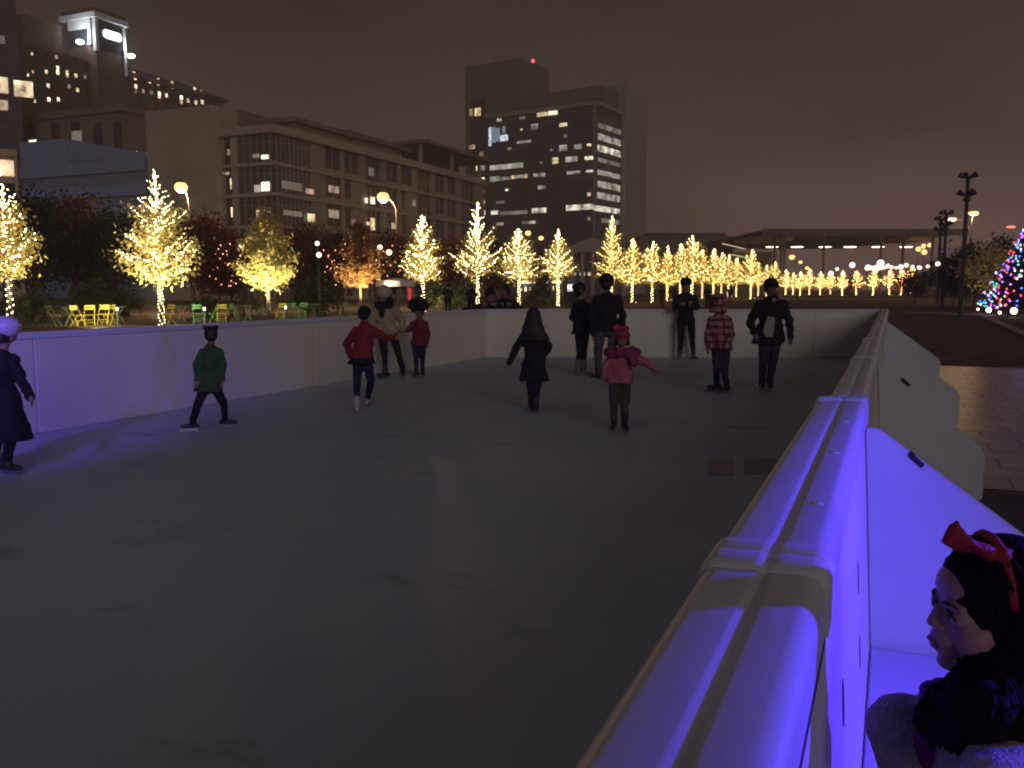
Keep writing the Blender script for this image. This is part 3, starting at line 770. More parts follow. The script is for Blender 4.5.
# ------------------------------------------------------------------ buildings
conc_m = M('pale_concrete', (.40, .35, .30), .85, .12, .35, bump=.1, bscale=2)
conc2_m = M('office_stone', (.33, .27, .21), .85, .12, .3)
brick_m = M('dark_brick', (.115, .075, .055), .85, .25, .5)
brown_m = M('brown_stone', (.21, .165, .14), .85, .15, .3)
blue_m = M('grey_blue_panel', (.24, .33, .54), .7, .10, .15)
blue2_m = M('grey_blue_band', (.18, .24, .38), .7, .10, .15)
slate_m = M('slate_roof', (.09, .06, .05), .8, .2, .5)
gl_m = M('dark_glass', (.025, .035, .04), .12, .2, .4, spec=.6)
gl2_m = M('grey_glass', (.07, .085, .08), .15, .35, .25, spec=.6)
tglass_m = M('tower_glass', (.055, .07, .085), .18, .35, .12, spec=.6)
tow_m = M('tower_panel', (.16, .145, .135), .7, .08, .1)
tow2_m = M('tower_dark_panel', (.06, .054, .05), .5, .12, .1)
shaft_m = M('tower_shaft', (.36, .33, .31), .85, .05, .05)
roof_m = M('roof_slab', (.20, .165, .13), .8, .1, .3)
def vary(m, s, lo, hi, rooms=0.0):
    t = m.node_tree; b = t.nodes['Principled BSDF']; oi = t.nodes.new('ShaderNodeObjectInfo')
    r = t.nodes.new('ShaderNodeMapRange'); r.inputs['To Min'].default_value = s*lo; r.inputs['To Max'].default_value = s*hi
    t.links.new(oi.outputs['Random'], r.inputs['Value']); out = r.outputs[0]
    if rooms:
        tc = t.nodes.new('ShaderNodeTexCoord'); n = t.nodes.new('ShaderNodeTexNoise'); n.inputs['Scale'].default_value = rooms; n.inputs['Detail'].default_value = 2
        t.links.new(tc.outputs['Object'], n.inputs['Vector']); q = t.nodes.new('ShaderNodeMapRange'); q.inputs['From Min'].default_value = .3; q.inputs['From Max'].default_value = .7; q.inputs['To Min'].default_value = .25; q.inputs['To Max'].default_value = 1.6
        t.links.new(n.outputs['Fac'], q.inputs['Value']); mu = t.nodes.new('ShaderNodeMath'); mu.operation = 'MULTIPLY'
        t.links.new(out, mu.inputs[0]); t.links.new(q.outputs[0], mu.inputs[1]); out = mu.outputs[0]
    t.links.new(out, b.inputs['Emission Strength']); return m
def lit(name, c, s):
    m = glow(name, c, s, sample=False)
    return vary(m, s, .45, 1.5, 1.1) if 'window' in name else m
lw_m = lit('warm_lit_window', (1, .72, .40), 1.1)
lb_m = lit('bright_lit_window', (1, .80, .55), 2.6)
ld_m = lit('dim_lit_window', (1, .70, .42), .28)
lv_m = lit('very_dim_window', (.9, .75, .55), .09)
lc_m = lit('cool_lit_window', (.75, .88, 1), .8)
lg_m = lit('greenish_office_light', (1, .90, .58), .62)
LV = {'w': lw_m, 'b': lb_m, 'd': ld_m, 'v': lv_m, 'c': lc_m, 'g': lg_m}
# mottle the larger lit bands so that they read as rooms behind glass
def mottled(name, c, s, scale):
    m = glow(name, c, s, sample=False); t = m.node_tree; b = t.nodes['Principled BSDF']
    tc = t.nodes.new('ShaderNodeTexCoord'); n = t.nodes.new('ShaderNodeTexNoise'); n.inputs['Scale'].default_value = scale; n.inputs['Detail'].default_value = 3
    t.links.new(tc.outputs['Object'], n.inputs['Vector']); r = t.nodes.new('ShaderNodeMapRange')
    r.inputs['From Min'].default_value = .35; r.inputs['From Max'].default_value = .68; r.inputs['To Min'].default_value = s*.12; r.inputs['To Max'].default_value = s*1.7
    t.links.new(n.outputs['Fac'], r.inputs['Value']); t.links.new(r.outputs[0], b.inputs['Emission Strength']); return m
LV['m'] = mottled('lit_office_floor', (.95, .92, .76), .36, .35)
LV['M'] = mottled('bright_office_floor', (1, .93, .72), .85, .35)
LV['n'] = mottled('dim_office_floor', (.92, .92, .80), .14, .35)
LV['q'] = mottled('lit_rooms', (1, .72, .42), .9, .5)

def slab(parent, name, mat, lo, hi, bevel=0):
    m = MB(); lo2 = [min(a, b) for a, b in zip(lo, hi)]; hi2 = [max(a, b) for a, b in zip(lo, hi)]
    m.box(lo2, hi2); return m.build(name, mat, parent, bevel=bevel)
def winY(fr, parent, px0, py0, px1, py1, mat, off=.05, name='window', y=0.0, dep=.1):
    """window on a face that looks along local -Y (plane y), given by its corners in the view"""
    a = fr.hitY(px0, (py0+py1)/2, y); b = fr.hitY(px1, (py0+py1)/2, y); c = fr.hitY((px0+px1)/2, py0, y); d = fr.hitY((px0+px1)/2, py1, y)
    return slab(parent, name, mat, (a.x, y - off, d.z), (b.x, y - off + dep, c.z))
def winX(fr, parent, px0, py0, px1, py1, mat, off=.05, name='window', x=0.0, dep=.1):
    pm = (px0+px1)/2; ym = (py0+py1)/2
    a = fr.hitX(px0, ym, x); b = fr.hitX(px1, ym, x); c = fr.hitX(pm, py0, x); d = fr.hitX(pm, py1, x)
    return slab(parent, name, mat, (x + off - dep, a.y, d.z), (x + off, b.y, c.z))

# --- office with glazed corner and long wing -----------------------------------
c0 = base(278, 104, 0)
fr = Frame((c0.x, c0.y, 0)); root = empty('office_building', fr.o, 0, 'pale stone office with glazed corner and a long wing running back behind the lit trees', 'building')
zr = fr.hitY(278, 124).z; z3 = fr.hitY(278, 161).z; z2 = fr.hitY(278, 192).z; z1 = fr.hitY(278, 224).z
xL = fr.hitY(212, 128).x; yE = fr.hitX(484, 175).y
yG = fr.hitX(311, 150).y
# body set back behind the facade frame
slab(root, 'wall', conc2_m, (xL, .8, 0), (-.8, yE, zr - .9))
for z, nm in ((zr, 'roof_edge'), (z3, 'floor_edge'), (z2, 'floor_edge'), (z1, 'floor_edge')):
    t = .95 if nm == 'roof_edge' else .42
    ov = .6 if nm == 'roof_edge' else .25
    m = MB(); m.prism([(xL, -ov), (ov, -ov), (ov, yE), (-1.2, yE), (-1.2, 1.2), (xL, 1.2)], z - t, z); m.build(nm, conc_m, root)
# glazing, south side and corner, each storey a part
xg = fr.hitY(237, 150).x
for za, zb in ((z3, zr - .95), (z2, z3 - .42), (z1, z2 - .42), (0, z1 - .42)):
    m = MB(); m.prism([(xg, .10), (-.10, .10), (-.10, yG), (-.5, yG), (-.5, .5), (xg, .5)], za, zb); g = m.build('glazing', gl2_m, root)
    mu = MB()
    for k in range(6):
        x = xg*(1 - k/5.5); mu.box((x - .05, .0, za), (x + .05, .09, zb))
    for k in range(9):
        y = .6 + (yG - .8)*k/8; mu.box((-.09, y - .06, za), (.0, y + .06, zb))
    zz = za + (zb - za)*.70
    mu.box((xg, .02, zz), (-.05, .085, zz + .07)); mu.box((-.085, .05, zz), (-.02, yG, zz + .07))
    mu.build('mullion', conc2_m, g)
# piers left of glazing and slot window
x1 = fr.hitY(219, 150).x; x2 = fr.hitY(231, 150).x
slab(root, 'pier', conc_m, (xL, -.1, 0), (x1, .8, zr - .96)); slab(root, 'pier', conc_m, (x2, -.1, 0), (xg, .8, zr - .96))
for za, zb in ((z3, zr - .95), (z2, z3 - .42), (z1, z2 - .42)):
    w_ = slab(root, 'window', gl_m, (x1, .2, za), (x2, .6, zb))
    slab(w_, 'frame', conc_m, (x1 + (x2-x1)*.3, .1, za), (x1 + (x2-x1)*.38, .19, zb))
for (px0, py0, px1, py1, k) in ((226, 149, 229, 155, 'd'), (229, 178, 231.5, 189, 'w'), (230, 207, 232.5, 217, 'w'), (222, 172, 228, 174.5, 'd'), (255, 185, 261, 192, 'm'), (262, 182, 270, 191, 'b'), (257, 210, 262, 219, 'q'), (264, 210, 271, 219, 'b'), (262, 155, 269, 159, 'b'), (253, 154, 260, 158, 'v')):
    winY(fr, root, px0, py0, px1, py1, LV[k], .14 if px0 > 236 else -.18, y=.1 if px0 > 236 else 0, dep=.05, name='lit_window')
for (px0, py0, px1, py1, k) in ((304, 189, 312, 194, 'd'), (280, 182, 300, 190, 'v'), (306, 214, 313, 222, 'q'), (282, 211, 300, 216, 'v'), (327, 186, 337, 193, 'd'), (327, 210, 337, 218, 'd'), (363.5, 198, 366, 203, 'b'), (369, 197, 373, 204, 'b'), (365, 222, 368, 225, 'w'), (369, 218, 373, 230, 'q'), (350, 219, 354, 225, 'd'), (367, 168, 372, 176, 'v'), (390, 223, 394, 229, 'd'), (411, 200, 414, 206, 'v')):
    winX(fr, root, px0, py0, px1, py1, LV[k], .30, dep=.05, name='lit_window')
# wing facade bays
def Y(px, py=150): return fr.hitX(px, py).y
bays = [('p', 311, 325), ('w', 325, 341), ('p', 341, 344), ('w', 344, 358.6), ('p', 358.6, 364.5), ('g', 364.5, 383), ('p', 383, 386), ('w', 386, 397.7), ('p', 397.7, 400.6), ('w', 400.6, 412), ('p', 412, 417), ('g', 417, 433), ('p', 433, 435), ('w', 435, 444.5), ('p', 444.5, 447), ('w', 447, 456), ('p', 456, 460), ('g', 460, 476), ('p', 476, 484)]
for k, a, b in bays:
    ya, yb = Y(a), Y(b)
    if k == 'p': slab(root, 'pier', conc2_m, (-.85, ya, 0), (.0, yb, zr - .97))
    for j, (za, zb) in enumerate(((z3, zr - .95), (z2, z3 - .42), (z1, z2 - .42), (0, z1 - .42))):
        if k == 'w':
            o_ = slab(root, 'window', gl_m, (-.6, ya, za + .5), (-.25, yb, zb - .1))
            slab(o_, 'mullion', conc2_m, (-.245, (ya+yb)/2 - .07, za + .5), (-.17, (ya+yb)/2 + .07, zb - .1))
            slab(root, 'spandrel', conc2_m, (-.7, ya, za), (-.1, yb, za + .497))
            if j > 0 and random.random() < .5: slab(root, 'infill_panel', conc2_m, (-.7, ya + (yb-ya)*.55, za + .5), (-.08, yb, zb))
        elif k == 'g':
            g = slab(root, 'glazing', gl2_m if j != 2 else gl_m, (-1.2, ya, za), (-.7, yb, zb))
            mu = MB()
            for q in range(1, 4): mu.box((-.69, ya + (yb-ya)*q/4 - .08, za), (-.6, ya + (yb-ya)*q/4 + .08, zb))
            mu.box((-.69, ya, za + (zb-za)*.35), (-.62, yb, za + (zb-za)*.35 + .1)); mu.build('mullion', conc2_m, g)
# plain concrete end block, roof pavilions
xe = fr.hitY(147, 150, -1.5).x; xd = fr.hitY(212, 128, -1.5).x
zt = fr.hitY(180, 108, -1.5).z
slab(root, 'stair_block', conc_m, (xe, -1.5, 0), (xd, 14, zt))
m = MB(); m.box((fr.hitY(213, 110, 3).x, 3, zr), (fr.hitY(239, 110, 3).x, 12, fr.hitY(225, 111, 3).z)); m.build('roof_plant_room', brown_m, root)
ya, yb = Y(304, 125), Y(366, 140)
slab(root, 'roof_pavilion', conc2_m, (-9, ya, zr), (-1.6, yb - 2, zr + 1.3)); slab(root, 'pavilion_roof', roof_m, (-11, ya - 1, zr + 1.31), (-.6, yb, zr + 1.9))
ya, yb = Y(367, 140), Y(424, 150)
slab(root, 'roof_pavilion', conc2_m, (-10, ya, zr), (-4, yb, zr + 2.2)); slab(root, 'pavilion_roof', roof_m, (-12, ya, zr + 2.21), (-3, yb + 2, zr + 2.9))
ya, yb = Y(422, 150), Y(484, 165)
slab(root, 'pavilion_roof', roof_m, (-12, ya, zr + 3.2), (.9, yb + 3, zr + 3.75))
for t in (.03, .5, .97): slab(root, 'roof_post', conc2_m, (-.9, ya + (yb-ya)*t - .25, zr), (-.4, ya + (yb-ya)*t + .25, zr + 3.19))
slab(root, 'roof_pavilion', tow2_m, (-11, ya + 4, zr), (-5, yb, zr + 3.19))

# --- low grey blue block and brown block between office and dark tower ---------
c0 = base(151, 118, 0); fr = Frame((c0.x, c0.y, 0))
root = empty('parking_block', fr.o, 0, 'low grey blue banded block left of the concrete office end', 'building')
zs = [fr.hitY(100, y).z for y in (161, 173, 186, 197, 207, 220)]
xw = fr.hitY(20, 180).x
slab(root, 'wall', blue2_m, (xw, .5, 0), (0, 25, zs[0] - .2))
for i in range(0, 6, 2): slab(root, 'band', blue_m, (xw, .0, zs[i+1]), (0, .8, zs[i]))
slab(root, 'upper_block', blue_m, (fr.hitY(20, 150, 6).x, 6, zs[0] - .2), (fr.hitY(66, 150, 6).x, 25, fr.hitY(40, 141, 6).z))
slab(root, 'canopy_slab', blue2_m, (fr.hitY(66, 160, 4).x, 4, zs[0] + .5), (fr.hitY(104, 160, 4).x, 12, zs[0] + 1.1))
winY(fr, root, 73, 163, 84, 166.5, LV['v'], .05, y=5.9, dep=.05, name='lit_window')

c0 = base(132, 150, 0); fr = Frame((c0.x, c0.y, 0))
root = empty('brown_block', fr.o, 0, 'brown stone block with a cornice, in front of the dark brick high rise', 'building')
zt = fr.hitY(60, 113).z; xw = fr.hitY(-30, 130).x
slab(root, 'wall', brown_m, (xw, 0, 0), (0, 18, zt)); slab(root, 'cornice', brown_m, (xw, -.6, zt - .9), (.4, 18, zt + .25))
for px in (7, 32, 56, 76, 98, 118):
    o_ = winY(fr, root, px - 4.2, 122, px + 4.2, 148, LV['b'] if 0 else gl_m, .05)
winY(fr, root, 29.5, 140, 36.5, 147, LV['b'], .12, dep=.06, name='lit_window'); winY(fr, root, 72, 131, 82, 142, LV['v'], .12, dep=.06, name='lit_window')
winY(fr, root, 129, 151.5, 138, 153, LV['w'], .12, dep=.06, name='lit_window'); winY(fr, root, 143, 153, 147, 155, LV['w'], .12, dep=.06, name='lit_window')

c0 = base(22, 72, 0); RB = YAW + math.atan((512 - 20) / F); fr = Frame((c0.x, c0.y, 0), RB)
root = empty('corner_shop', fr.o, RB, 'pale low building with a lit upper room at the left edge above the cut-off tree', 'building')
zt = fr.hitY(10, 151).z; xw = fr.hitY(-40, 170).x
slab(root, 'wall', conc_m, (xw, .3, 0), (0, 12, zt)); slab(root, 'cornice', conc_m, (xw, -.2, zt - .4), (.3, 12, zt + .1))
slab(root, 'pier', conc_m, (fr.hitY(17.5, 170).x, -.1, 0), (0.05, .5, zt - .41))
winY(fr, root, -6, 160, 16.5, 176, LV['q'], .05, y=.3); winY(fr, root, -6, 183, 16.5, 205, gl_m, .05, y=.3)
slab(root, 'sign_slot', hole_m, (fr.hitY(17.6, 155).x, -.14, fr.hitY(18, 160).z), (fr.hitY(19.3, 155).x, -.101, fr.hitY(18, 154).z))

# --- dark brick high rise with lit tower top -----------------------------------
c0 = base(127, 215, 0); fr = Frame((c0.x, c0.y, 0))
root = empty('brick_high_rise', fr.o, 0, 'dark brick high rise with many small lit windows and a white lit tower top', 'building')
X = lambda px, py=60: fr.hitX(px, py)
ye = X(223, 90).y; z_e = X(127, 72).z
yl = X(33, 60, ).y if False else fr.hitX(30, 60).y
zw = X(223, 100).z
slab(root, 'wall', brick_m, (-28, yl, 0), (0, ye, z_e))
# slate roof over the wing, ridge parallel to the front
zrg = X(160, 59).z
m = MB(); m.extrude([(.9, z_e), (-14, z_e + 5.4), (-28.5, z_e)], 'y', fr.hitX(126, 55).y, ye + .8); m.build('roof', slate_m, root)
slab(root, 'cornice', brick_m, (-1, fr.hitX(126, 70).y, z_e - 1.0), (1.0, ye + .8, z_e + .02))
# left mass rises higher
zl = X(45, 17).z
slab(root, 'left_wing', brick_m, (-26, yl, z_e), (-1.5, fr.hitX(66, 30).y, X(50, 20).z))
# tower
yt0, yt1 = fr.hitX(96, 40, 2.5).y, fr.hitX(124, 40, 2.5).y
zt = fr.hitX(97, 11, 2.5).z; zb = fr.hitX(100, 52, 2.5).z
xt = fr.hitY(65, 40, yt0).x
slab(root, 'tower', brick_m, (xt, yt0, 0), (2.5, yt1, zt - 2.2))
wh_m = M('white_trim', (.72, .75, .74), .6, .05, .5)
slab(root, 'tower_cornice', wh_m, (xt - .8, yt0 - .8, zt - 1.6), (3.3, yt1 + .8, zt - .4)); slab(root, 'tower_roof', slate_m, (xt - .4, yt0 - .4, zt - .39), (2.9, yt1 + .4, zt + .6))
slab(root, 'tower_corner_trim', wh_m, (1.9, yt0 - .3, zb), (2.8, yt0 + .5, zt - 1.61)); slab(root, 'tower_corner_trim', wh_m, (1.9, yt1 - .4, zb - 4), (2.8, yt1 + .3, zt - 1.61))
xa, xb = fr.hitY(70, 40, yt0).x, fr.hitY(92.5, 40, yt0).x
za, zc = fr.hitY(90, 45, yt0).z, fr.hitY(85, 19, yt0).z
slab(root, 'tower_arch_trim', wh_m, (xa, yt0 - .5, zc - 2.2), (xb, yt0 - .02, zc)); slab(root, 'tower_arch_trim', wh_m, (xb - .9, yt0 - .5, za), (xb, yt0 - .02, zc - 2.21))
slab(root, 'tower_opening', gl_m, (xa, yt0 - .2, za), (xb - .91, yt0 - .02, zc - 2.22))
g_ = winX(fr, root, 100.5, 20, 121.5, 52, gl_m, .05, 'tower_opening', x=2.5)
# glowing sign, long and round ended, on the tower face
s0 = fr.hitX(103, 33.5, 2.7); s1 = fr.hitX(121, 38, 2.7); hh = (fr.hitX(112, 31, 2.7).z - fr.hitX(112, 39.5, 2.7).z)/2
m = MB(); pr = []
zc_ = (s0.z + s1.z)/2
for k in range(16):
    a = 2*math.pi*k/16; cx = s0.y + hh*.8 if math.cos(a) < 0 else s1.y - hh*.8
    pr.append((cx + hh*.8*math.cos(a), zc_ + hh*math.sin(a)))
m.extrude(pr, 'x', 2.7, 2.95); m.build('lit_sign', lit('sign_white', (.93, .93, 1), 3.2), root)
fx_m = lit('tower_flood', (.85, .90, 1), 14)
for (px, py, pl) in ((80, 42, 'Y'), (131, 56, 'X')):
    if pl == 'Y': p = fr.hitY(px, py, yt0 - 1.6)
    else: p = fr.hitX(px, py, 2.6)
    m = MB(); m.ell(p, (.9, .9, .5)); m.build('tower_floodlight', fx_m, root)
    lamp('POINT', 'tower_flood_light', fr.o + p + Vector((.8, -1.0, 1.6)), 1300, (.85, .92, 1), .5)

lit1 = [(225,228,'d'),(185,287,'w'),(230,272,'b'),(230,290,'b'),(268,290,'w'),(268,302,'w'),(303,303,'w'),(340,308,'d'),(375,318,'d'),(428,281,'b'),(450,287,'d'),(437,332,'w'),(192,342,'b'),(275,345,'d'),(310,360,'w'),(195,398,'b'),(233,398,'b'),(240,452,'w'),(437,434,'b'),(463,440,'b'),(485,446,'d'),(518,458,'w'),(550,462,'b'),(577,468,'w'),(535,294,'w'),(540,312,'w'),(543,346,'b'),(543,366,'d'),(570,312,'d'),(598,325,'w'),(632,320,'w'),(633,334,'w'),(660,335,'v'),(688,332,'w'),(690,348,'w'),(637,374,'b'),(637,386,'w'),(665,382,'b'),(748,362,'w'),(778,357,'w'),(778,370,'d'),(803,368,'d'),(725,390,'b'),(725,408,'w'),(752,402,'w'),(783,410,'w'),(808,408,'b'),(573,365,'d'),(605,370,'d'),(720,350,'v'),(550,515,'v')]
seen = []
for x, y, k in lit1:
    px, py = x/4, y/4; wv = 1.7 if 425 < x < 490 else (1.25 if x < 500 else 1.15)
    wn = winX(fr, root, px - wv, py - 1.9, px + wv, py + 1.9, LV[k], .10, 'lit_window', x=2.5 if 400 < x < 500 and False else 0)
    seen.append((px, py))
n = 0
for row in range(8):
    for ci in range(19):
        px = 38 + ci*9.7
        if 93 < px < 98: continue
        # rows follow the perspective of the floor lines: they fall towards the vanishing point
        zf = fr.hitX(127, 78 + row*12.2).z
        yy = fr.hitX(px, 80).y
        if px > 150 and row > 2: continue
        a, b = fr.hitX(px - 1.0, 80).y, fr.hitX(px + 1.0, 80).y
        if n < 98:
            slab(root, 'window', gl_m, (-.05, a, zf - .9), (.06, b, zf + .9)); n += 1
# --- leftmost dark glass block
c0 = base(33.5, 150, 0); RB = YAW + math.atan((512 - 33) / F) ; fr = Frame((c0.x, c0.y, 0), RB)
root = empty('dark_glass_block', fr.o, RB, 'dark glass block cut off by the upper left corner, with two big lit rooms', 'building')
slab(root, 'wall', M('bluish_wall', (.075, .07, .085), .6, .15, .2), (fr.hitY(-60, 60).x, 0, 0), (0, 20, fr.hitY(20, -20).z))
for py in (20, 45, 70, 96, 118): slab(root, 'floor_band', tow2_m, (fr.hitY(-60, py).x, -.15, fr.hitY(10, py + 3).z), (.1, 0.0, fr.hitY(10, py).z))
for (a, b, c, d, k) in ((14, 81, 33, 97, 'q'), (-6, 77, 8, 93, 'q'), (-6, 100, 8, 110, 'd'), (14, 81, 21, 84, 'b'), (31, 84, 33, 86, 'b')):
    winY(fr, root, a, b, c, d, LV[k], .2 if k == 'b' else .1, 'lit_window')
for (px, py) in ((32, 54), (33, 72), (28, 75), (35, 101)): winY(fr, root, px - .9, py - 1.5, px + .9, py + 1.5, LV['w'], .1, 'lit_window')
winY(fr, root, 0, 36, 5, 46, LV['v'], .1, 'lit_window')

# --- glass tower in the middle ---------------------------------------------------
hd = math.atan2(*ray(1085, 288).xy)       # heading of the receding right face
c0 = base(593, 290, 0); fr = Frame((c0.x, c0.y, 0), -hd)
root = empty('glass_tower', fr.o, -hd, 'dark glass office tower with lit floors and plain concrete shafts behind the lit trees', 'building')
zt = fr.hitY(593, 101).z; xl = fr.hitY(486, 130).x; yr = fr.hitX(622, 120).y
slab(root, 'wall', tow2_m, (xl, .3, 0), (-.3, yr, zt - 1)); slab(root, 'roof_edge', shaft_m, (xl - .2, -.5, zt - 1.2), (.6, yr, zt))
FLR = [fr.hitY(593, (y0/4 + 40)).z for y0 in (300, 346, 393, 440, 487, 533, 580, 626, 672, 718, 764)]
for i, z in enumerate(FLR + [FLR[-1] - (FLR[0]-FLR[1])*k for k in range(1, 8)]):
    hgt = (FLR[0]-FLR[1])*.55
    m = MB(); m.prism([(xl, 0), (0, 0), (0, yr), (-.6, yr), (-.6, .6), (xl, .6)], z - hgt, z + .2); m.build('window_band', tglass_m, root)
m = MB(); m.box((-.35, -.12, 0), (.14, .35, zt - 1.21)); m.build('corner_mullion', shaft_m, root)
L4 = [(388,428,290,305,'w'),(432,470,284,300,'b'),(318,342,306,318,'d'),(365,392,336,360,'m'),(478,508,332,346,'w'),(308,365,402,412,'m'),(478,508,420,443,'m'),(537,567,418,437,'m'),(588,605,415,424,'w'),(440,452,436,444,'d'),(450,475,470,494,'q'),(502,550,466,487,'m'),(580,612,465,479,'b'),(200,332,496,516,'m'),(200,240,545,566,'m'),(243,286,546,560,'n'),(287,298,541,556,'w'),(300,335,540,552,'m'),(338,350,536,552,'w'),(375,420,533,547,'m'),(508,560,524,536,'m'),(585,612,520,529,'M'),(392,424,582,596,'m'),(590,603,610,624,'w'),(205,232,682,698,'M'),(240,350,684,698,'n'),(368,425,672,692,'M'),(505,612,658,680,'M'),(330,382,724,736,'m'),(590,603,708,722,'d'),(225,258,644,654,'n'),(228,246,314,326,'w'),(495,510,378,392,'v'),(322,330,354,362,'w'),(262,272,596,604,'w'),(400,410,486,496,'v'),(270,286,430,440,'d'),(225,255,730,742,'d')]
for a, b, c, d, k in L4:
    winY(fr, root, a/4+440, c/4+40, b/4+440, d/4+40, LV[k], .12, 'lit_window')
for a, b, c, d in ((195, 205, 350, 425), (206, 222, 348, 412), (223, 240, 352, 405), (242, 272, 380, 404), (250, 262, 345, 372)):
    winY(fr, root, a/4+440, c/4+40, b/4+440, d/4+40, LV['c'] if a in (195, 242) else lit('blue_room', (.55, .75, 1), .25), .14, 'lit_window')
for (a, c, d, k) in ((632, 330, 350, 'n'), (632, 372, 398, 'm'), (632, 418, 444, 'M'), (632, 470, 486, 'n'), (632, 518, 538, 'm'), (632, 562, 588, 'm'), (632, 608, 634, 'm'), (616, 662, 684, 'M'), (650, 710, 728, 'n')):
    # floor band of the receding face: level in space
    pm = 600; z1_ = fr.hitX(598, c/4+40).z; z0_ = fr.hitX(598, d/4+40).z
    y0_, y1_ = fr.hitX(a/4+440, 140).y, fr.hitX(620.5, 140).y
    slab(root, 'lit_floor', LV[k], (-.05, y0_, z0_), (.12, y1_, z1_))
# shafts and penthouse
y2 = yr + .2; y3 = fr.hitX(647, 150, 1.5).y
slab(root, 'shaft', shaft_m, (-16, y2, 0), (1.5, y3, fr.hitX(622, 84).z))
ztp = fr.hitY(580, 88, 8).z
slab(root, 'penthouse', tow_m, (fr.hitY(545, 90, 8).x, 8, zt - .9), (-1.5, y2 - .1, ztp))
xs0, xs1 = fr.hitY(465, 100, 4).x, fr.hitY(520, 100, 4).x
slab(root, 'shaft', tow_m, (xs0, 4, 0), (xs1, fr.hitX(549, 70, xs1).y, fr.hitY(518, 58, 4).z))
xs2 = fr.hitY(487, 130, 3.6).x
m = MB()
for k in range(5):
    x = fr.hitY(471 + k*3.2, 130, 3.9).x; m.box((x - .5, 3.84, 0), (x + .5, 3.98, fr.hitY(480, 99, 4).z))
m.build('window_slot', gl_m, root)
for a, b, c, d, k in ((120,132,275,305,'d'),(140,150,272,304,'w'),(153,164,270,303,'w'),(118,140,420,436,'q'),(145,160,503,522,'w'),(164,180,503,522,'m'),(132,165,556,570,'M'),(168,180,550,566,'w'),(132,180,600,614,'n'),(150,180,643,658,'M'),(150,182,682,702,'M'),(158,176,448,466,'d'),(128,150,560,572,'n'),(160,168,476,486,'w')):
    winY(fr, root, a/4+440, c/4+40, b/4+440, d/4+40, LV[k], .22, 'lit_window', y=4)
ap = fr.hitY(533, 61, 14)
m = MB(); m.tube([ap - Vector((0, 0, 3)), ap], .12, 6); m.build('mast', steel_m, root)
m = MB(); m.ell(ap, .55); m.build('beacon', lit('red_beacon', (1, .03, .05), 9), root)

# --- low buildings behind the far trees ------------------------------------------
c0 = base(641, 240, 0); fr = Frame((c0.x, c0.y, 0), YAW)
root = empty('grey_hall', fr.o, YAW, 'plain grey hall roof standing behind the crowded far lit trees', 'building')
slab(root, 'wall', tow_m, (fr.hitY(640, 250).x, 0, 0), (fr.hitY(733, 250).x, 30, fr.hitY(690, 236).z)); slab(root, 'roof_edge', tow2_m, (fr.hitY(646, 250).x, -.8, fr.hitY(690, 236).z), (fr.hitY(724, 250).x, 30, fr.hitY(690, 233).z))
slab(root, 'wall', shaft_m, (fr.hitY(622, 250).x, -8, 0), (fr.hitY(641, 250).x, -.1, fr.hitY(630, 262, -8).z))
c0 = base(575, 175, 0); fr = Frame((c0.x, c0.y, 0), YAW)
root = empty('gabled_pavilion', fr.o, YAW, 'pale gabled pavilion with columns behind the narrow lit tree, below the tower', 'building')
xa, xb = fr.hitY(560, 270).x, fr.hitY(626, 270).x; ze = fr.hitY(590, 252).z; zp = fr.hitY(592, 237).z; xm = fr.hitY(592, 240).x
slab(root, 'wall', tow_m, (xa + 1, 3, 0), (xb - 1, 20, ze)); m = MB(); m.extrude([(0, 0)]*0 or [(xa - .6, ze), (xb + .6, ze), (xm, zp)], 'y', 0, 20) if False else None
m = MB(); n0 = [(xa - .6, 0, ze), (xb + .6, 0, ze), (xm, 0, zp), (xa - .6, 20, ze), (xb + .6, 20, ze), (xm, 20, zp)]
m.add(n0, [(0, 1, 2), (3, 5, 4), (0, 2, 5, 3), (1, 4, 5, 2), (0, 3, 4, 1)]); m.build('roof', shaft_m, root)
for k in range(7):
    x = xa + .4 + (xb - xa - .8)*k/6; slab(root, 'column', shaft_m, (x - .3, .3, 0), (x + .3, .9, ze))
for k in range(10):
    px = 575 + k*4.6 + random.uniform(-1, 1); py = random.choice((262, 268, 274, 279)); winY(fr, root, px - 1.2, py - 1.6, px + 1.2, py + 1.6, LV[random.choice('dvwm')], .05, 'lit_window', y=3)
# lit kiosk strip behind the spectators
c0 = base(520, 135, 0); fr = Frame((c0.x, c0.y, 0), YAW)
root = empty('food_kiosk', fr.o, YAW, 'low kiosk with a bright strip of light under its roof, behind the two spectators', 'kiosk')
xa, xb = fr.hitY(519, 285).x, fr.hitY(561, 285).x; za = fr.hitY(540, 283.2).z; zb = fr.hitY(540, 280.6).z
slab(root, 'wall', tow_m, (xa, .3, 0), (xb, 5, za)); slab(root, 'light_strip', LV['b'], (xa, .0, za + .003), (xb, .6, zb)); slab(root, 'roof', roof_m, (xa - .5, -.5, zb + .003), (xb + .5, 5.5, zb + .35))
for k in range(9):
    px = 521 + k*4.6; winY(fr, root, px - .8, 286 + random.uniform(0, 3), px + .8, 289.5 + random.uniform(0, 2), LV[random.choice('wdb')], -.2, 'serving_window', y=0)
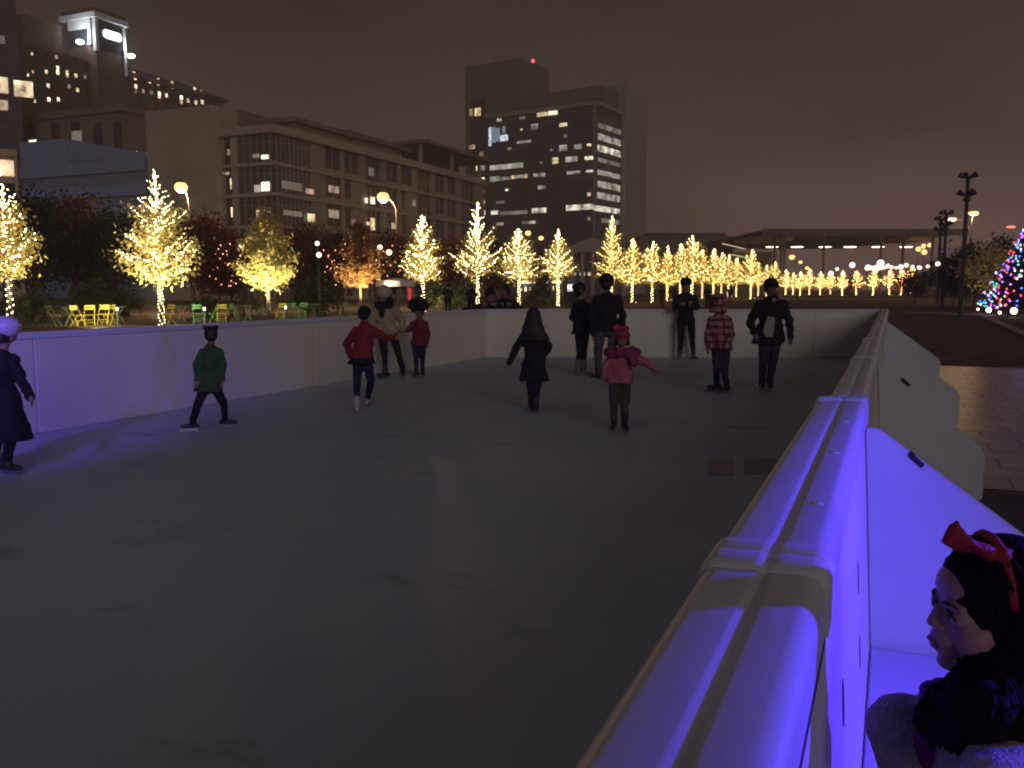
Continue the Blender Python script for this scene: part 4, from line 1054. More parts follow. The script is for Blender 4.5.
# small lit sign board and parasol
sp_ = base(571, 120); root = empty('lit_board', sp_, YAW, 'small white lit board on a post right of the narrow lit tree', 'sign')
z0_, z1_ = at(571, 292, 120).z, at(571, 284.5, 120).z
slab(root, 'panel', lit('white_board', (1, .93, .9), 1.6), (-.5, -.05, z0_), (.5, .05, z1_)); slab(root, 'post', steel_m, (-.05, .06, 0), (.05, .14, z1_))
sp_ = base(396, 47); root = empty('market_parasol', sp_, 0, 'white lit parasol above the white hat of the woman in cream', 'parasol')
zt = at(396, 278, 47).z; ze = at(396, 286.5, 47).z
m = MB(); m.tube([(0, 0, 0), (0, 0, zt)], .025, 8); m.build('pole', steel_m, root)
m = MB(); n = 8; vs = [(0, 0, zt)] + [(1.05*math.cos(6.283*k/n), 1.05*math.sin(6.283*k/n), zt - .16) for k in range(n)] + [(1.12*math.cos(6.283*k/n), 1.12*math.sin(6.283*k/n), ze) for k in range(n)]
m.add(vs, [(0, 1+k, 1+(k+1)%n) for k in range(n)] + [(1+k, 1+n+k, 1+n+(k+1)%n, 1+(k+1)%n) for k in range(n)]); m.build('cover', M('white_canvas', (.8, .74, .66), .8, .08, 3), root)
lamp('POINT', 'parasol_light', sp_ + Vector((.3, -1.3, 1.9)), 26, (1, .8, .6), .1)
sp_ = base(410, 46); root = empty('banner', sp_, YAW, 'narrow red lit banner left of the dark figure behind the barrier', 'banner')
m = MB(); m.box((-.10, -.02, at(410, 300, 46).z), (.10, .02, at(410, 288, 46).z)); m.build('cloth', M('red_cloth', (.7, .05, .05), .7, .1, emit=(1, .08, .08), es=.35), root, bevel=.01)
slab(root, 'post', steel_m, (.11, -.02, 0), (.14, .02, at(410, 287, 46).z))

# --- canopy ---------------------------------------------------------------------
d = 200; pl = at(745, 245, d); pr_ = at(936, 243, d); c0 = Vector((pl.x, pl.y, 0)); v = Vector((pr_.x - pl.x, pr_.y - pl.y, 0))
rz = math.atan2(v.y, v.x); fr = Frame(c0, rz); Ln = v.length
root = empty('park_canopy', c0, rz, 'huge flat dark canopy roof on thin columns with round lights underneath, far off', 'canopy')
can_m = M('canopy_underside', (.065, .055, .045), .7, .1, .1)
zt = fr.hitY(905, 234).z; zb = fr.hitY(905, 237.5).z
slab(root, 'roof', can_m, (0, -14, zb), (Ln, 58, zt))
slab(root, 'fascia', tow2_m, (-.2, -14.2, zb - .4), (Ln + .2, -13.97, zt + .2)) 
lmx = lit('canopy_downlight', (1, .80, .52), 5)
for px in (772, 797, 825, 850, 878, 906):
    c = fr.hitY(px, 248, 44); m = MB(); m.lathe([(1.5, -.2), (1.7, -.1), (1.7, 0)], (c.x, 44, zb - .02), 16); m.build('ceiling_light', lmx, root)
for px in (774, 780.5, 784, 823, 880, 902, 931):
    for y in (-6, 50):
        x = fr.hitY(px, 270, y).x
        if 0 < x < Ln: m = MB(); m.tube([(x, y, 0), (x, y, zb)], .32, 8); m.build('column', tow_m, root)
for px in (757, 776, 912): 
    c = fr.hitY(px, 244, 0); slab(root, 'ceiling_panel', shaft_m, (c.x - 2.5, -4, zb - .9), (c.x + 2.5, 10, zb - .003))
pass  # lamp('POINT', 'canopy_light', fr.o + Matrix.Rotation(rz, 3, 'Z') @ Vector((Ln*.55, 0, zb - 5)), 2500, (1, .75, .45), 1.0)
# low glass building with two light lines left of the canopy
c0 = base(712, 210, 0); fr = Frame((c0.x, c0.y, 0), YAW)
root = empty('glass_pavilion', fr.o, YAW, 'low building with two slanting light lines left of the canopy columns', 'building')
slab(root, 'wall', tow_m, (0, 0, 0), (fr.hitY(772, 260).x, 12, fr.hitY(740, 252).z))
for (a, b, c_, d_) in ((722, 243.5, 745, 249), (731, 254.5, 748, 258)):
    p_, q_ = fr.hitY(a, b, -.2), fr.hitY(c_, d_, -.2); m = MB(); m.tube([p_, q_], .14, 6); m.build('light_line', LV['g'], root)
# far stands/building on the right, with red rooftop lamp
c0 = base(985, 150, 0); fr = Frame((c0.x, c0.y, 0), 0)
root = empty('far_hall', fr.o, 0, 'pale sloping roofed hall behind the Christmas tree with a red light at its top', 'building')
m = MB(); y1 = 40; xq = 30
m.extrude([(0, 0), (xq, 0), (xq, 16), (0, 6)], 'y', 0, y1); m.build('wall', M('pale_hall', (.22, .19, .18), .8, .1, .1), root)
p = at(1011, 227, 150) - c0; m = MB(); m.ell(p, (.7, .3, .18)); m.build('beacon', lit('red_roof_lamp', (1, .12, .08), 4), root)
# ------------------------------------------------------------------ cafe chairs and tables
yel_m = M('yellow_paint', (.72, .60, .08), .45, .08, 6); grn_m = M('green_paint', (.10, .36, .09), .45, .08, 6); pal_m = M('pale_green_paint', (.30, .42, .20), .5, .08, 6)
def chair_mesh():
    legs = MB()
    for s in (-1, 1):
        legs.tube([(s*.19, -.22, 0), (s*.19, .20, .85)], .011, 6); legs.tube([(s*.17, .24, 0), (s*.17, -.18, .46)], .011, 6)
    legs.tube([(-.19, -.10, .24), (.19, -.10, .24)], .008, 5); legs.tube([(-.17, .17, .13), (.17, .17, .13)], .008, 5)
    seat = MB()
    for k in range(5): seat.box((-.20, -.20 + k*.082, .452), (.20, -.20 + k*.082 + .068, .468))
    back = MB(); back.box((-.20, .170, .66), (.20, .186, .735)); back.box((-.20, .192, .765), (.20, .208, .85))
    return legs.mesh('legs'), seat.mesh('seat'), back.mesh('backrest')
CH = {}
def chair(px, d, rz, mat, label):
    key = mat.name
    r = empty('folding_chair', base(px, d, -.022), rz, label, 'chair', 'folding cafe chairs behind the barrier')
    if key not in CH: CH[key] = chair_mesh()
    for n, me in zip(('frame', 'seat', 'backrest'), CH[key]): link_mesh(n, me, mat, r)
TB = [None]
def table(px, d, label):
    r = empty('cafe_table', base(px, d, -.022), random.random()*3, label, 'table', 'round cafe tables behind the barrier')
    if TB[0] is None:
        t = MB(); t.lathe([(.33, .725), (.345, .73), (.345, .745), (.33, .75)], n=20)
        l = MB()
        for a in (0, 1.57): 
            c, s = math.cos(a), math.sin(a); l.tube([(-.26*c, -.26*s, 0), (.22*c, .22*s, .722)], .011, 6); l.tube([(.26*c, .26*s, 0), (-.22*c, -.22*s, .722)], .011, 6)
        TB[0] = (t.mesh('tabletop'), l.mesh('legs'))
    for n, me in zip(('tabletop', 'legs'), TB[0]): link_mesh(n, me, pal_m, r)
chair(54, 34.5, YAW + 2.6, pal_m, 'dim pale chair, leftmost of all the cafe chairs')
chair(78, 35, YAW + 1.3, yel_m, 'yellow chair seen side on with a bright seat, second from the left')
chair(90, 35.5, YAW + .35, yel_m, 'yellow chair with bright backrest in front of the brightly lit bush')
chair(104, 36, YAW + .1, yel_m, 'yellow chair right of the brightly lit bush, left one of a touching pair')
chair(109.5, 36.6, YAW - .1, yel_m, 'yellow chair right of the brightly lit bush, right one of a touching pair')
chair(168.5, 37, YAW - .5, yel_m, 'yellow chair just right of the wrapped tree trunk')
chair(198, 37, YAW + .5, grn_m, 'bright green chair behind the head of the child in green, left one')
chair(214, 37.6, YAW - 1.2, grn_m, 'dim green chair behind the head of the child in green, right one')
chair(222, 37.5, YAW + .2, yel_m, 'yellow slatted chair between the green chairs and the yellow tree')
chair(281, 40, YAW - .3, yel_m, 'yellow chair right of the yellow tree trunk')
chair(291.5, 41, YAW + .1, grn_m, 'green chair right of the yellow tree trunk, left one of two')
chair(302.5, 41, YAW - .2, grn_m, 'green chair right of the yellow tree trunk, right one of two')
chair(236, 38, YAW + 1.5, grn_m, 'dim green chair seen side on between the yellow slatted chair and the yellow tree')
chair(351, 43, YAW + 1.5, grn_m, 'green folding chair crossed legs showing, left of the girl in the red jacket')
chair(341, 43, YAW - 1.3, pal_m, 'pale chair tipped toward the tree trunk, left of the crossed green one')
table(70, 35.5, 'pale table between the two leftmost chairs'); table(119, 37.5, 'pale table right of the touching pair of yellow chairs')
table(181, 38, 'pale table right of the wrapped tree trunk'); table(248, 40, 'dim green table left of the yellow tree trunk'); table(314, 43, 'dim table right of the two green chairs')
# low bollard lights added to brighten the chairs and the gravel
boll_m = glow('added_bollard_glow', (1, .85, .6), 5, sample=False)
for px, d, lab in ((118, 36, 'left of the wrapped trunk'), (205, 36.5, 'behind the green chairs'), (286, 39, 'right of the yellow trunk')):
    p = base(px, d, -.022); r = empty('added_bollard_light', p, 0, 'added short bollard light ' + lab, 'bollard', 'added bollard lights among the chairs')
    m = MB(); m.lathe([(.05, 0), (.05, .62)], n=10); m.lathe([(.06, .73), (.06, .76)], n=10); m.build('post', steel_m, r)
    m = MB(); m.lathe([(.045, .621), (.045, .729)], n=10); m.build('lens', boll_m, r)
    lamp('POINT', 'added_bollard_glow', p + Vector((0, -.5, .75)), 50, (1, .84, .55), .08)

# ------------------------------------------------------------------ people
skin_m = M('skin', (.28, .16, .12), .55, .08, 8); skin2_m = M('skin_tan', (.17, .10, .075), .55, .08, 8)
hair_m = M('black_hair', (.018, .013, .011), .5, .3, 30, bump=.4, bscale=60); hairb_m = M('brown_hair', (.035, .02, .014), .5, .3, 30, bump=.4, bscale=60)
black_m = M('black_cloth', (.009, .008, .009), .85, .25, 8, bump=.3, bscale=25); black2_m = M('black_wool', (.012, .010, .012), .9, .25, 8, bump=.3, bscale=25)
red_m = M('red_jacket', (.21, .015, .022), .75, .15, 6, bump=.3, bscale=18); dred_m = M('dark_red_coat', (.15, .012, .024), .75, .15, 6, bump=.3, bscale=18)
green_m = M('green_coat', (.032, .085, .018), .8, .2, 6, bump=.3, bscale=18); cream_m = M('cream_coat', (.34, .27, .19), .85, .12, 6, bump=.3, bscale=18)
pink_m = M('pink_jacket', (.40, .10, .16), .7, .12, 6, bump=.35, bscale=16); mag_m = M('magenta_scarf', (.24, .025, .09), .85, .25, 14, bump=.5, bscale=30)
jean_m = M('blue_jeans', (.028, .032, .055), .85, .25, 9, bump=.2, bscale=40); jeanl_m = M('faded_jeans', (.065, .07, .09), .85, .25, 9, bump=.2, bscale=40); navy_m = M('navy_jeans', (.014, .015, .04), .85, .2, 9)
khaki_m = M('khaki_trousers', (.085, .062, .032), .85, .2, 9); white_m = M('white_knit', (.46, .40, .34), .9, .08, 20, bump=.5, bscale=50)
lav_m = M('white_helmet', (.55, .52, .6), .35, .04, 8); boot_m = M('black_boot', (.02, .019, .02), .45, .2, 9); wboot_m = M('white_boot', (.40, .36, .34), .5, .1, 9); gboot_m = M('grey_boot', (.16, .15, .15), .6, .1, 9)
blade_m = M('skate_blade', (.5, .5, .52), .25, .05, 9, metal=1); eye_m = M('eye_dark', (.02, .015, .015), .2, 0)
shirt_m = M('white_shirt', (.30, .28, .27), .8, .06, 8)
pm = bpy.data.materials.new('plaid_flannel'); pm.use_nodes = True
n_ = pm.node_tree; b_ = n_.nodes['Principled BSDF']; b_.inputs['Roughness'].default_value = .85
t_ = n_.nodes.new('ShaderNodeTexCoord'); s_ = n_.nodes.new('ShaderNodeSeparateXYZ'); n_.links.new(t_.outputs['Object'], s_.inputs[0])
def band(sock, per, w):
    a = n_.nodes.new('ShaderNodeMath'); a.operation = 'MULTIPLY'; a.inputs[1].default_value = 1/per; n_.links.new(sock, a.inputs[0])
    f = n_.nodes.new('ShaderNodeMath'); f.operation = 'FRACT'; n_.links.new(a.outputs[0], f.inputs[0])
    c = n_.nodes.new('ShaderNodeMath'); c.operation = 'LESS_THAN'; c.inputs[1].default_value = w; n_.links.new(f.outputs[0], c.inputs[0]); return c.outputs[0]
ax = n_.nodes.new('ShaderNodeMath'); ax.operation = 'ADD'; n_.links.new(s_.outputs['X'], ax.inputs[0]); n_.links.new(s_.outputs['Y'], ax.inputs[1])
bx, bz = band(ax.outputs[0], .105, .42), band(s_.outputs['Z'], .105, .42)
sm = n_.nodes.new('ShaderNodeMath'); sm.operation = 'ADD'; n_.links.new(bx, sm.inputs[0]); n_.links.new(bz, sm.inputs[1])
hf = n_.nodes.new('ShaderNodeMath'); hf.operation = 'MULTIPLY'; hf.inputs[1].default_value = .5; n_.links.new(sm.outputs[0], hf.inputs[0])
cr_ = n_.nodes.new('ShaderNodeValToRGB'); cr_.color_ramp.interpolation = 'CONSTANT'
cr_.color_ramp.elements[0].color = (.30, .20, .19, 1); cr_.color_ramp.elements[1].position = .9; cr_.color_ramp.elements[1].color = (.035, .02, .03, 1)
e_ = cr_.color_ramp.elements.new(.4); e_.color = (.19, .028, .035, 1)
n_.links.new(hf.outputs[0], cr_.inputs[0]); n_.links.new(cr_.outputs[0], b_.inputs['Base Color'])
plaid_m = pm

def person(label, px, py, J, feet, face, top, pants, skin=skin_m, S=1.0, skates=True, boot=boot_m, hem=None, hemr=(.20, .15), hair=hair_m, hairkind='short',
           hat=None, hatm=None, group=None, arms=1.0, vox=.014, gloves=None, skirt=None, skirtm=None, legr=1.0, ground_pt=None, floor=0.0, coatw=1.0, shaft=None):
    """J: joints as (px, py[, dy]) picked in the view and lifted to 3D at this person's own distance"""
    g = ground(px, py, floor) if ground_pt is None else ground_pt
    d = depth_of(g)
    root = empty('person', g, YAW, label, 'person', group)
    mt = Matrix.Rotation(-YAW, 3, 'Z')
    def P(t):
        q = at(t[0], t[1], d + (t[2] if len(t) > 2 else 0)) - g
        return mt @ q
    j = {k: P(v) for k, v in J.items() if k not in ('hr',)}
    cs_ = (j['shL'] + j['shR'])/2
    for k_ in ('shL', 'shR'): j[k_] = j[k_].lerp(cs_, .10)
    hh = J['hr']*.89*d/F                                  # half height of the head
    f = Vector((face[0], face[1], face[2] if len(face) > 2 else 0)).normalized()
    lat = f.cross(Vector((0, 0, 1))).normalized(); up = lat.cross(f).normalized()
    Rm = Matrix((lat, f, up)).transposed()
    hc = j['head']
    def HP(x, y, z): return hc + Rm @ Vector((x*hh, y*hh, z*hh))
    sm = (j['shL'] + j['shR'])/2; pel = (j['hipL'] + j['hipR'])/2
    sl = (j['shR'] - j['shL']); hw = sl.length/2; sl = sl.normalized()
    bl = (j['hipR'] - j['hipL']); bl = bl.normalized() if bl.length > .02 else sl
    waist = sm.lerp(pel, .62)
    # feet
    fo = {}
    for k in 'LR':
        fx, fy, tx, ty = feet[k][:4]
        gp = ground(fx, fy, floor); gp = mt @ (gp - g); gp.z = feet[k][4] if len(feet[k]) > 4 else 0
        fo[k] = (gp, Vector((tx, ty, 0)).normalized())
    lift = .045*S if skates else 0
    an = {k: fo[k][0] + Vector((0, 0, lift + .085*S)) - fo[k][1]*.03*S for k in 'LR'}
    def torso(m, e, pelvis=True):
        m.fr(sm + Vector((0, 0, -.005*S)), hw*.66 + e, .075*S + e, sm.lerp(pel, .28), max(hw*.98, .13*S) + e, .105*S + e, sl)
        m.fr(sm.lerp(pel, .28), max(hw*.98, .13*S) + e, .105*S + e, waist, .135*S + e, .095*S + e, sl)
        m.fr(waist, .135*S + e, .095*S + e, pel if pelvis else waist.lerp(pel, .7), .155*S + e, .105*S + e, bl)
        if pelvis: m.ell(pel, (.150*S + e, .105*S + e, .10*S + e))
        dn = Vector((0, 0, -.042*S)); m.cap(j['shL'] + dn, j['shR'] + dn, .056*S + e, .056*S + e)
        m.fr(sm + Vector((0, 0, .085*S)), .052*S + e, .055*S + e, sm - Vector((0, 0, .03*S)), hw*.90 + e*.5, .066*S + e, sl)
    def legs(m, e):
        for k in 'LR':
            m.cap(j['hip'+k], j['kn'+k], (.082*legr)*S + e, (.058*legr)*S + e); m.cap(j['kn'+k], an[k], (.057*legr)*S + e, (.040*legr)*S + e)
    wr = {k: j['el'+k].lerp(j['ha'+k], .80) for k in 'LR'}
    def armsf(m, e, a1=.8):
        for k in 'LR':
            m.cap(j['sh'+k] + Vector((0, 0, -.040*S)), j['el'+k], .052*S*arms + e, .043*S*arms + e); m.cap(j['el'+k], j['el'+k].lerp(j['ha'+k], a1), .043*S*arms + e, .032*S*arms + e)
    # body: one continuous surface
    m = MB(); torso(m, -.012*S); legs(m, -.012*S); armsf(m, -.012*S, .9)
    m.cap(sm + Vector((0, 0, .0)), hc - Vector((0, 0, hh*.5)), .058*S, .055*S)
    m.ell(HP(0, -.08, .12), (hh*.70, hh*.80, hh*.88), Rm); m.ell(HP(0, .16, -.42), (hh*.52, hh*.60, hh*.55), Rm)
    m.cap(HP(0, .72, .10), HP(0, .92, -.16), hh*.07, hh*.12); m.cap(HP(-.16, .66, -.47), HP(.16, .66, -.47), hh*.09, hh*.09)
    for s in (-1, 1): m.ell(HP(s*.72, -.05, -.02), (hh*.08, hh*.16, hh*.24), Rm); m.ell(HP(s*.34, .52, -.18), hh*.2)
    for k in 'LR':
        dr = (j['ha'+k] - wr[k]).normalized(); si = dr.cross(f); si = si.normalized() if si.length > .1 else Vector((1, 0, 0)); nn = dr.cross(si)
        pc = wr[k] + dr*.05*S
        m.cap(wr[k], pc, .026*S, .030*S); m.cap(pc - si*.018*S, pc + si*.018*S, .022*S, .022*S)
        for q, ln in ((-1.5, .060), (-.5, .072), (.5, .068), (1.5, .052)):
            b0 = pc + si*q*.017*S + dr*.015*S; b1 = b0 + dr*ln*.55*S + nn*.006*S; b2 = b1 + dr*ln*.35*S + nn*.022*S
            m.cap(b0, b1, .0095*S, .009*S); m.cap(b1, b2, .009*S, .008*S)
        t0 = wr[k] + si*.028*S + dr*.02*S; m.cap(t0, t0 + (dr*.7 + si*.7)*.045*S, .011*S, .009*S)
    body = m.remesh('body', skin, root, min(vox, .0105), 2)
    if f.y < .55:
        for s in (-1, 1):
            m = MB(); m.ell(HP(s*.30, .685, .04), (hh*.12, hh*.07, hh*.075), Rm, 8, 6); m.build('eye', eye_m, root, True)
    if gloves is not None:
        for k in 'LR':
            m = MB(); dr = (j['ha'+k] - wr[k]).normalized(); m.cap(wr[k], wr[k] + dr*.075*S, .036*S, .042*S)
            m.cap(wr[k] + dr*.07*S, wr[k] + dr*.125*S, .038*S, .026*S); si = dr.cross(f); si = si.normalized() if si.length > .1 else Vector((1, 0, 0)); m.cap(wr[k] + si*.02*S, wr[k] + si*.055*S + dr*.05*S, .018*S, .014*S); m.remesh('glove', gloves, root, .01, 2)
    # trousers
    m = MB(); legs(m, .006*S); m.ell(pel, (.158*S, .112*S, .105*S)); m.fr(waist, .135*S, .097*S, pel, .157*S, .110*S, bl); m.remesh('trousers', pants, root, vox, 2, fold=.030*S, fscale=.06)
    # jacket
    m = MB(); torso(m, .020*S*coatw, hem is None); armsf(m, .016*S*coatw, .82)
    m.cap(sm + Vector((0, 0, .02*S)), sm + Vector((0, 0, .070*S)), .070*S, .064*S)
    if hem is not None:
        hp = P(hem); m.fr(waist, .150*S*coatw, .115*S*coatw, hp, hemr[0]*S, hemr[1]*S, bl)
    m.remesh('jacket', top, root, vox, 2, fold=.050*S, fscale=.085)
    if skirt is not None:
        hp = P(skirt); m = MB(); m.fr(waist.lerp(pel, .6), .16*S, .125*S, hp, .235*S, .19*S, bl); m.remesh('skirt', skirtm, root, vox, 1)
    # hair
    if hairkind != 'none':
        m = MB(); m.ell(HP(0, -.14, .20), (hh*.80, hh*.84, hh*.92), Rm); m.ell(HP(0, -.40, -.15), (hh*.72, hh*.60, hh*.66), Rm)
        if hairkind == 'long':
            m.fr(HP(0, -.25, .1), hh*.80, hh*.75, HP(0, -.60, -1.5), hh*1.28, hh*.62, lat); m.fr(HP(0, -.60, -1.5), hh*1.28, hh*.62, HP(0, -.66, -2.5), hh*1.5, hh*.5, lat)
            for q in range(9):
                a = (q/8 - .5)*2.6; m.cap(HP(a*.75, -.5, -1.2), HP(a*1.02, -.6 + random.uniform(-.15, .1), -2.55 - random.uniform(0, .5)), hh*.24, hh*.07)
        if hairkind == 'bun': m.ell(HP(0, -.85, .45), hh*.36)
        if hairkind == 'bob':
            m.fr(HP(0, -.25, .0), hh*.84, hh*.72, HP(0, -.35, -.85), hh*.92, hh*.66, lat)
        if hairkind == 'buns':
            for s in (-1, 1): m.ell(HP(s*.62, -.1, .92), hh*.30)
        hh_o = m.remesh('hair', hair, root, min(vox, .011), 1, fold=.020*S, fscale=.035)
    # hats
    if hat:
        m = MB(); m.ell(HP(0, -.06, .28), (hh*.88, hh*.95, hh*.86), Rm)
        if hat == 'beanie': m.fr(HP(0, -.06, .10), hh*.92, hh*.98, HP(0, -.06, .36), hh*.92, hh*.98, lat)
        if hat == 'pom': m.fr(HP(0, -.06, .05), hh*.95, hh*1.0, HP(0, -.06, .35), hh*.95, hh*1.0, lat); m.ell(HP(0, -.1, 1.2), hh*.3)
        if hat == 'cap': m.fr(HP(.0, .55, .32), hh*.66, hh*.5, HP(0, .62, .38), hh*.62, hh*.48, lat); m.cap(HP(-.3, .9, .36), HP(.3, .9, .36), hh*.12, hh*.12)
        if hat == 'hood': m.ell(HP(0, -.18, .10), (hh*1.02, hh*1.08, hh*1.10), Rm); m.fr(HP(0, -.35, -.5), hh*.95, hh*.8, HP(0, -.2, -1.25), hh*1.25, hh*.9, lat)
        if hat == 'helmet': m.ell(HP(0, -.04, .30), (hh*1.02, hh*1.16, hh*.92), Rm)
        ho = m.remesh({'hood': 'hood', 'helmet': 'helmet', 'cap': 'cap'}.get(hat, 'hat'), hatm, root, min(vox, .011), 2)
        if hat == 'hood' or hat == 'helmet':
            pass
    # footwear
    for k in 'LR':
        gp, t = fo[k]; z0 = lift
        m = MB(); he = gp - t*.085*S + Vector((0, 0, z0 + .040*S)); to = gp + t*.130*S + Vector((0, 0, z0 + .032*S))
        m.cap(he, to, .042*S, .034*S); m.cap(an[k] + Vector((0, 0, -.03*S)), an[k] + Vector((0, 0, .075*S)) + (j['kn'+k] - an[k])*.05, .052*S, .054*S)
        if shaft: m.cap(an[k], an[k].lerp(j['kn'+k], shaft), .055*S, .070*S)
        si = Vector((-t.y, t.x, 0)); m.add([he - t*.04*S + si*.038*S - Vector((0, 0, .038*S)), he - t*.04*S - si*.038*S - Vector((0, 0, .038*S)), to + t*.02*S - si*.034*S - Vector((0, 0, .030*S)), to + t*.02*S + si*.034*S - Vector((0, 0, .030*S)),
               he - t*.04*S + si*.038*S, he - t*.04*S - si*.038*S, to + t*.02*S - si*.034*S, to + t*.02*S + si*.034*S], [(0,3,2,1), (4,5,6,7), (0,1,5,4), (1,2,6,5), (2,3,7,6), (3,0,4,7)])
        b = m.remesh('skate' if skates else 'shoe', boot, root, .0095, 1)
        if skates:
            m = MB(); a0_ = gp - t*.11*S; a1_ = gp + t*.15*S; w_ = si*.0035
            zb_ = Vector((0, 0, gp.z + .001)) - Vector((0, 0, gp.z)); zt_ = Vector((0, 0, lift + .006))
            m.add([a0_ - w_ + zb_, a1_ - w_ + zb_, a1_ + t*.012 - w_ + zt_, a0_ - w_ + zt_, a0_ + w_ + zb_, a1_ + w_ + zb_, a1_ + t*.012 + w_ + zt_, a0_ + w_ + zt_], [(0,1,2,3), (7,6,5,4), (0,4,5,1), (1,5,6,2), (2,6,7,3), (3,7,4,0)])
            m.build('blade', blade_m, b)
    return root, P, j, HP, hh, Rm

SK = None
# 1 girl in black coat at the left edge
person('child in a long black coat and pale purple lit helmet at the left edge', 9, 472,
  dict(head=(6, 331), hr=14, shL=(-14, 358), shR=(14, 357, -.05), elL=(-20, 382), elR=(20, 378, -.12), haL=(-18, 402), haR=(32, 401, -.25), hipL=(-6, 402), hipR=(6, 402), knL=(-4, 438), knR=(11, 438, -.1)),
  dict(L=(-2, 468, .8, -.5), R=(10, 474, .9, -.3)), (.75, .35), black_m, black2_m, S=.76, hem=(2, 440), hemr=(.33, .25), hat='helmet', hatm=lav_m, hairkind='bob', coatw=1.1)
# 2 child in green
person('child in a green coat and black leggings striding left near the left barrier', 208, 431,
  dict(head=(211, 335), hr=9.5, shL=(202, 350), shR=(220, 350), elL=(196, 366, -.05), elR=(223, 366), haL=(197, 383, -.1), haR=(222, 381), hipL=(205, 387), hipR=(215, 387), knL=(197, 407, -.12), knR=(224, 404, .08)),
  dict(L=(191, 431, -.9, -.35), R=(227, 427, .9, .1)), (-.35, .9), green_m, black_m, S=.68, hem=(208, 391), hemr=(.235, .18), hairkind='buns', coatw=1.1)
# 3 girl in red with dark cap
person('girl in a red jacket, dark hat and black skirt, seen from behind', 362, 411,
  dict(head=(364.5, 314), hr=8.5, shL=(355, 328), shR=(374, 328), elL=(347, 344, .05), elR=(383, 337, .05), haL=(351, 357, .12), haR=(396, 338, .15), hipL=(358, 361), hipR=(367, 361), knL=(357, 381), knR=(371, 381)),
  dict(L=(357, 413, -.15, .9), R=(368, 406, .1, .9)), (.2, .95), red_m, navy_m, S=.80, boot=wboot_m, hem=(360, 358), hemr=(.21, .16), skirt=(361, 364), skirtm=black_m, hat='beanie', hatm=black_m, hairkind='short', arms=1.1)
# 4 woman in cream coat
r4, P4, j4, HP4, hh4, Rm4 = person('woman in a cream coat and white knit hat between two children in red', 394, 378.5,
  dict(head=(384, 295), hr=9.8, shL=(373, 308), shR=(396, 308), elL=(371, 323, -.1), elR=(402, 320, -.05), haL=(396, 337, -.35), haR=(402.5, 331, -.1), hipL=(382, 334), hipR=(393, 334), knL=(384.5, 354), knR=(398, 352)),
  dict(L=(384, 379, -.6, -.7), R=(403, 377.5, .2, -.9)), (-.45, -.85, -.08), cream_m, black_m, S=.93, hem=(387, 333), hemr=(.235, .17), hat='beanie', hatm=white_m, hairkind='bob', coatw=1.25, arms=1.15)
m = MB(); sc = (j4['shL'] + j4['shR'])/2 + Vector((0, 0, .05))
for k in range(10):
    a = 6.283*k/10; m.ell(sc + Vector((.115*math.cos(a), .10*math.sin(a) - .02, .012*math.sin(3*a))), (.055, .05, .06))
m.cap(sc + Vector((-.03, -.13, -.02)), sc + Vector((-.02, -.17, -.16)), .05, .045); m.remesh('scarf', black_m, r4, .012, 1)
# 5 child in dark red coat
person('child in a dark red coat, right of the woman in cream by the barrier', 418, 377,
  dict(head=(419, 311), hr=7.6, shL=(412.5, 322), shR=(426, 322), elL=(409, 330), elR=(428, 334), haL=(402, 331.5), haR=(427, 345), hipL=(415, 344), hipR=(423, 344), knL=(416, 358), knR=(422.5, 358)),
  dict(L=(416, 377, -.3, -.9), R=(423, 377, .2, -.9)), (-.3, -.9), dred_m, navy_m, S=.73, hem=(419, 345), hemr=(.20, .155), hat='beanie', hatm=black_m, hairkind='short', coatw=1.05)
# 6 girl with long dark hair
person('girl with long dark hair, black coat and blue jeans, left arm held out', 533, 412,
  dict(head=(533.5, 317), hr=10.5, shL=(523, 333), shR=(544, 333), elL=(515, 350), elR=(549, 346, .05), haL=(508, 365), haR=(543, 358, .2), hipL=(529, 366), hipR=(540, 366), knL=(530.5, 387), knR=(537, 387)),
  dict(L=(531, 411, -.1, .95), R=(536, 413, .15, .9)), (.1, 1), black2_m, navy_m, S=.80, hem=(534, 381), hemr=(.235, .17), hairkind='long')
# 7 woman in black, facing right
person('woman in black with a bun and tall boots, facing the man in the cap', 581, 375,
  dict(head=(580.5, 290.5), hr=8.6, shL=(575, 304, .1), shR=(588, 304, -.1), elL=(572, 318, .1), elR=(590, 319, -.15), haL=(582, 327, .02), haR=(597, 322, -.1), hipL=(578, 330), hipR=(586, 330), knL=(579, 351), knR=(584.5, 351)),
  dict(L=(579, 375, .9, -.2), R=(584.5, 375, .9, -.3)), (.95, .15), black_m, black_m, S=.90, skates=False, boot=gboot_m, hem=(581, 334), hemr=(.19, .15), hairkind='bun', legr=.88, shaft=.45)
# 8 man in cap
person('tall man in a black jacket, cap and faded jeans, seen from behind', 604, 378,
  dict(head=(606.5, 283), hr=10, shL=(595, 298), shR=(619, 298), elL=(592, 318), elR=(623, 316), haL=(594, 337), haR=(622, 333), hipL=(600, 331), hipR=(613, 331), knL=(598, 354), knR=(612, 354)),
  dict(L=(597, 378, -.4, .8), R=(612, 377, .2, .9)), (.25, .9), black_m, jeanl_m, S=1.02, skates=False, hem=(606.5, 331), hemr=(.22, .17), hat='cap', hatm=black_m, coatw=1.3, legr=1.12)
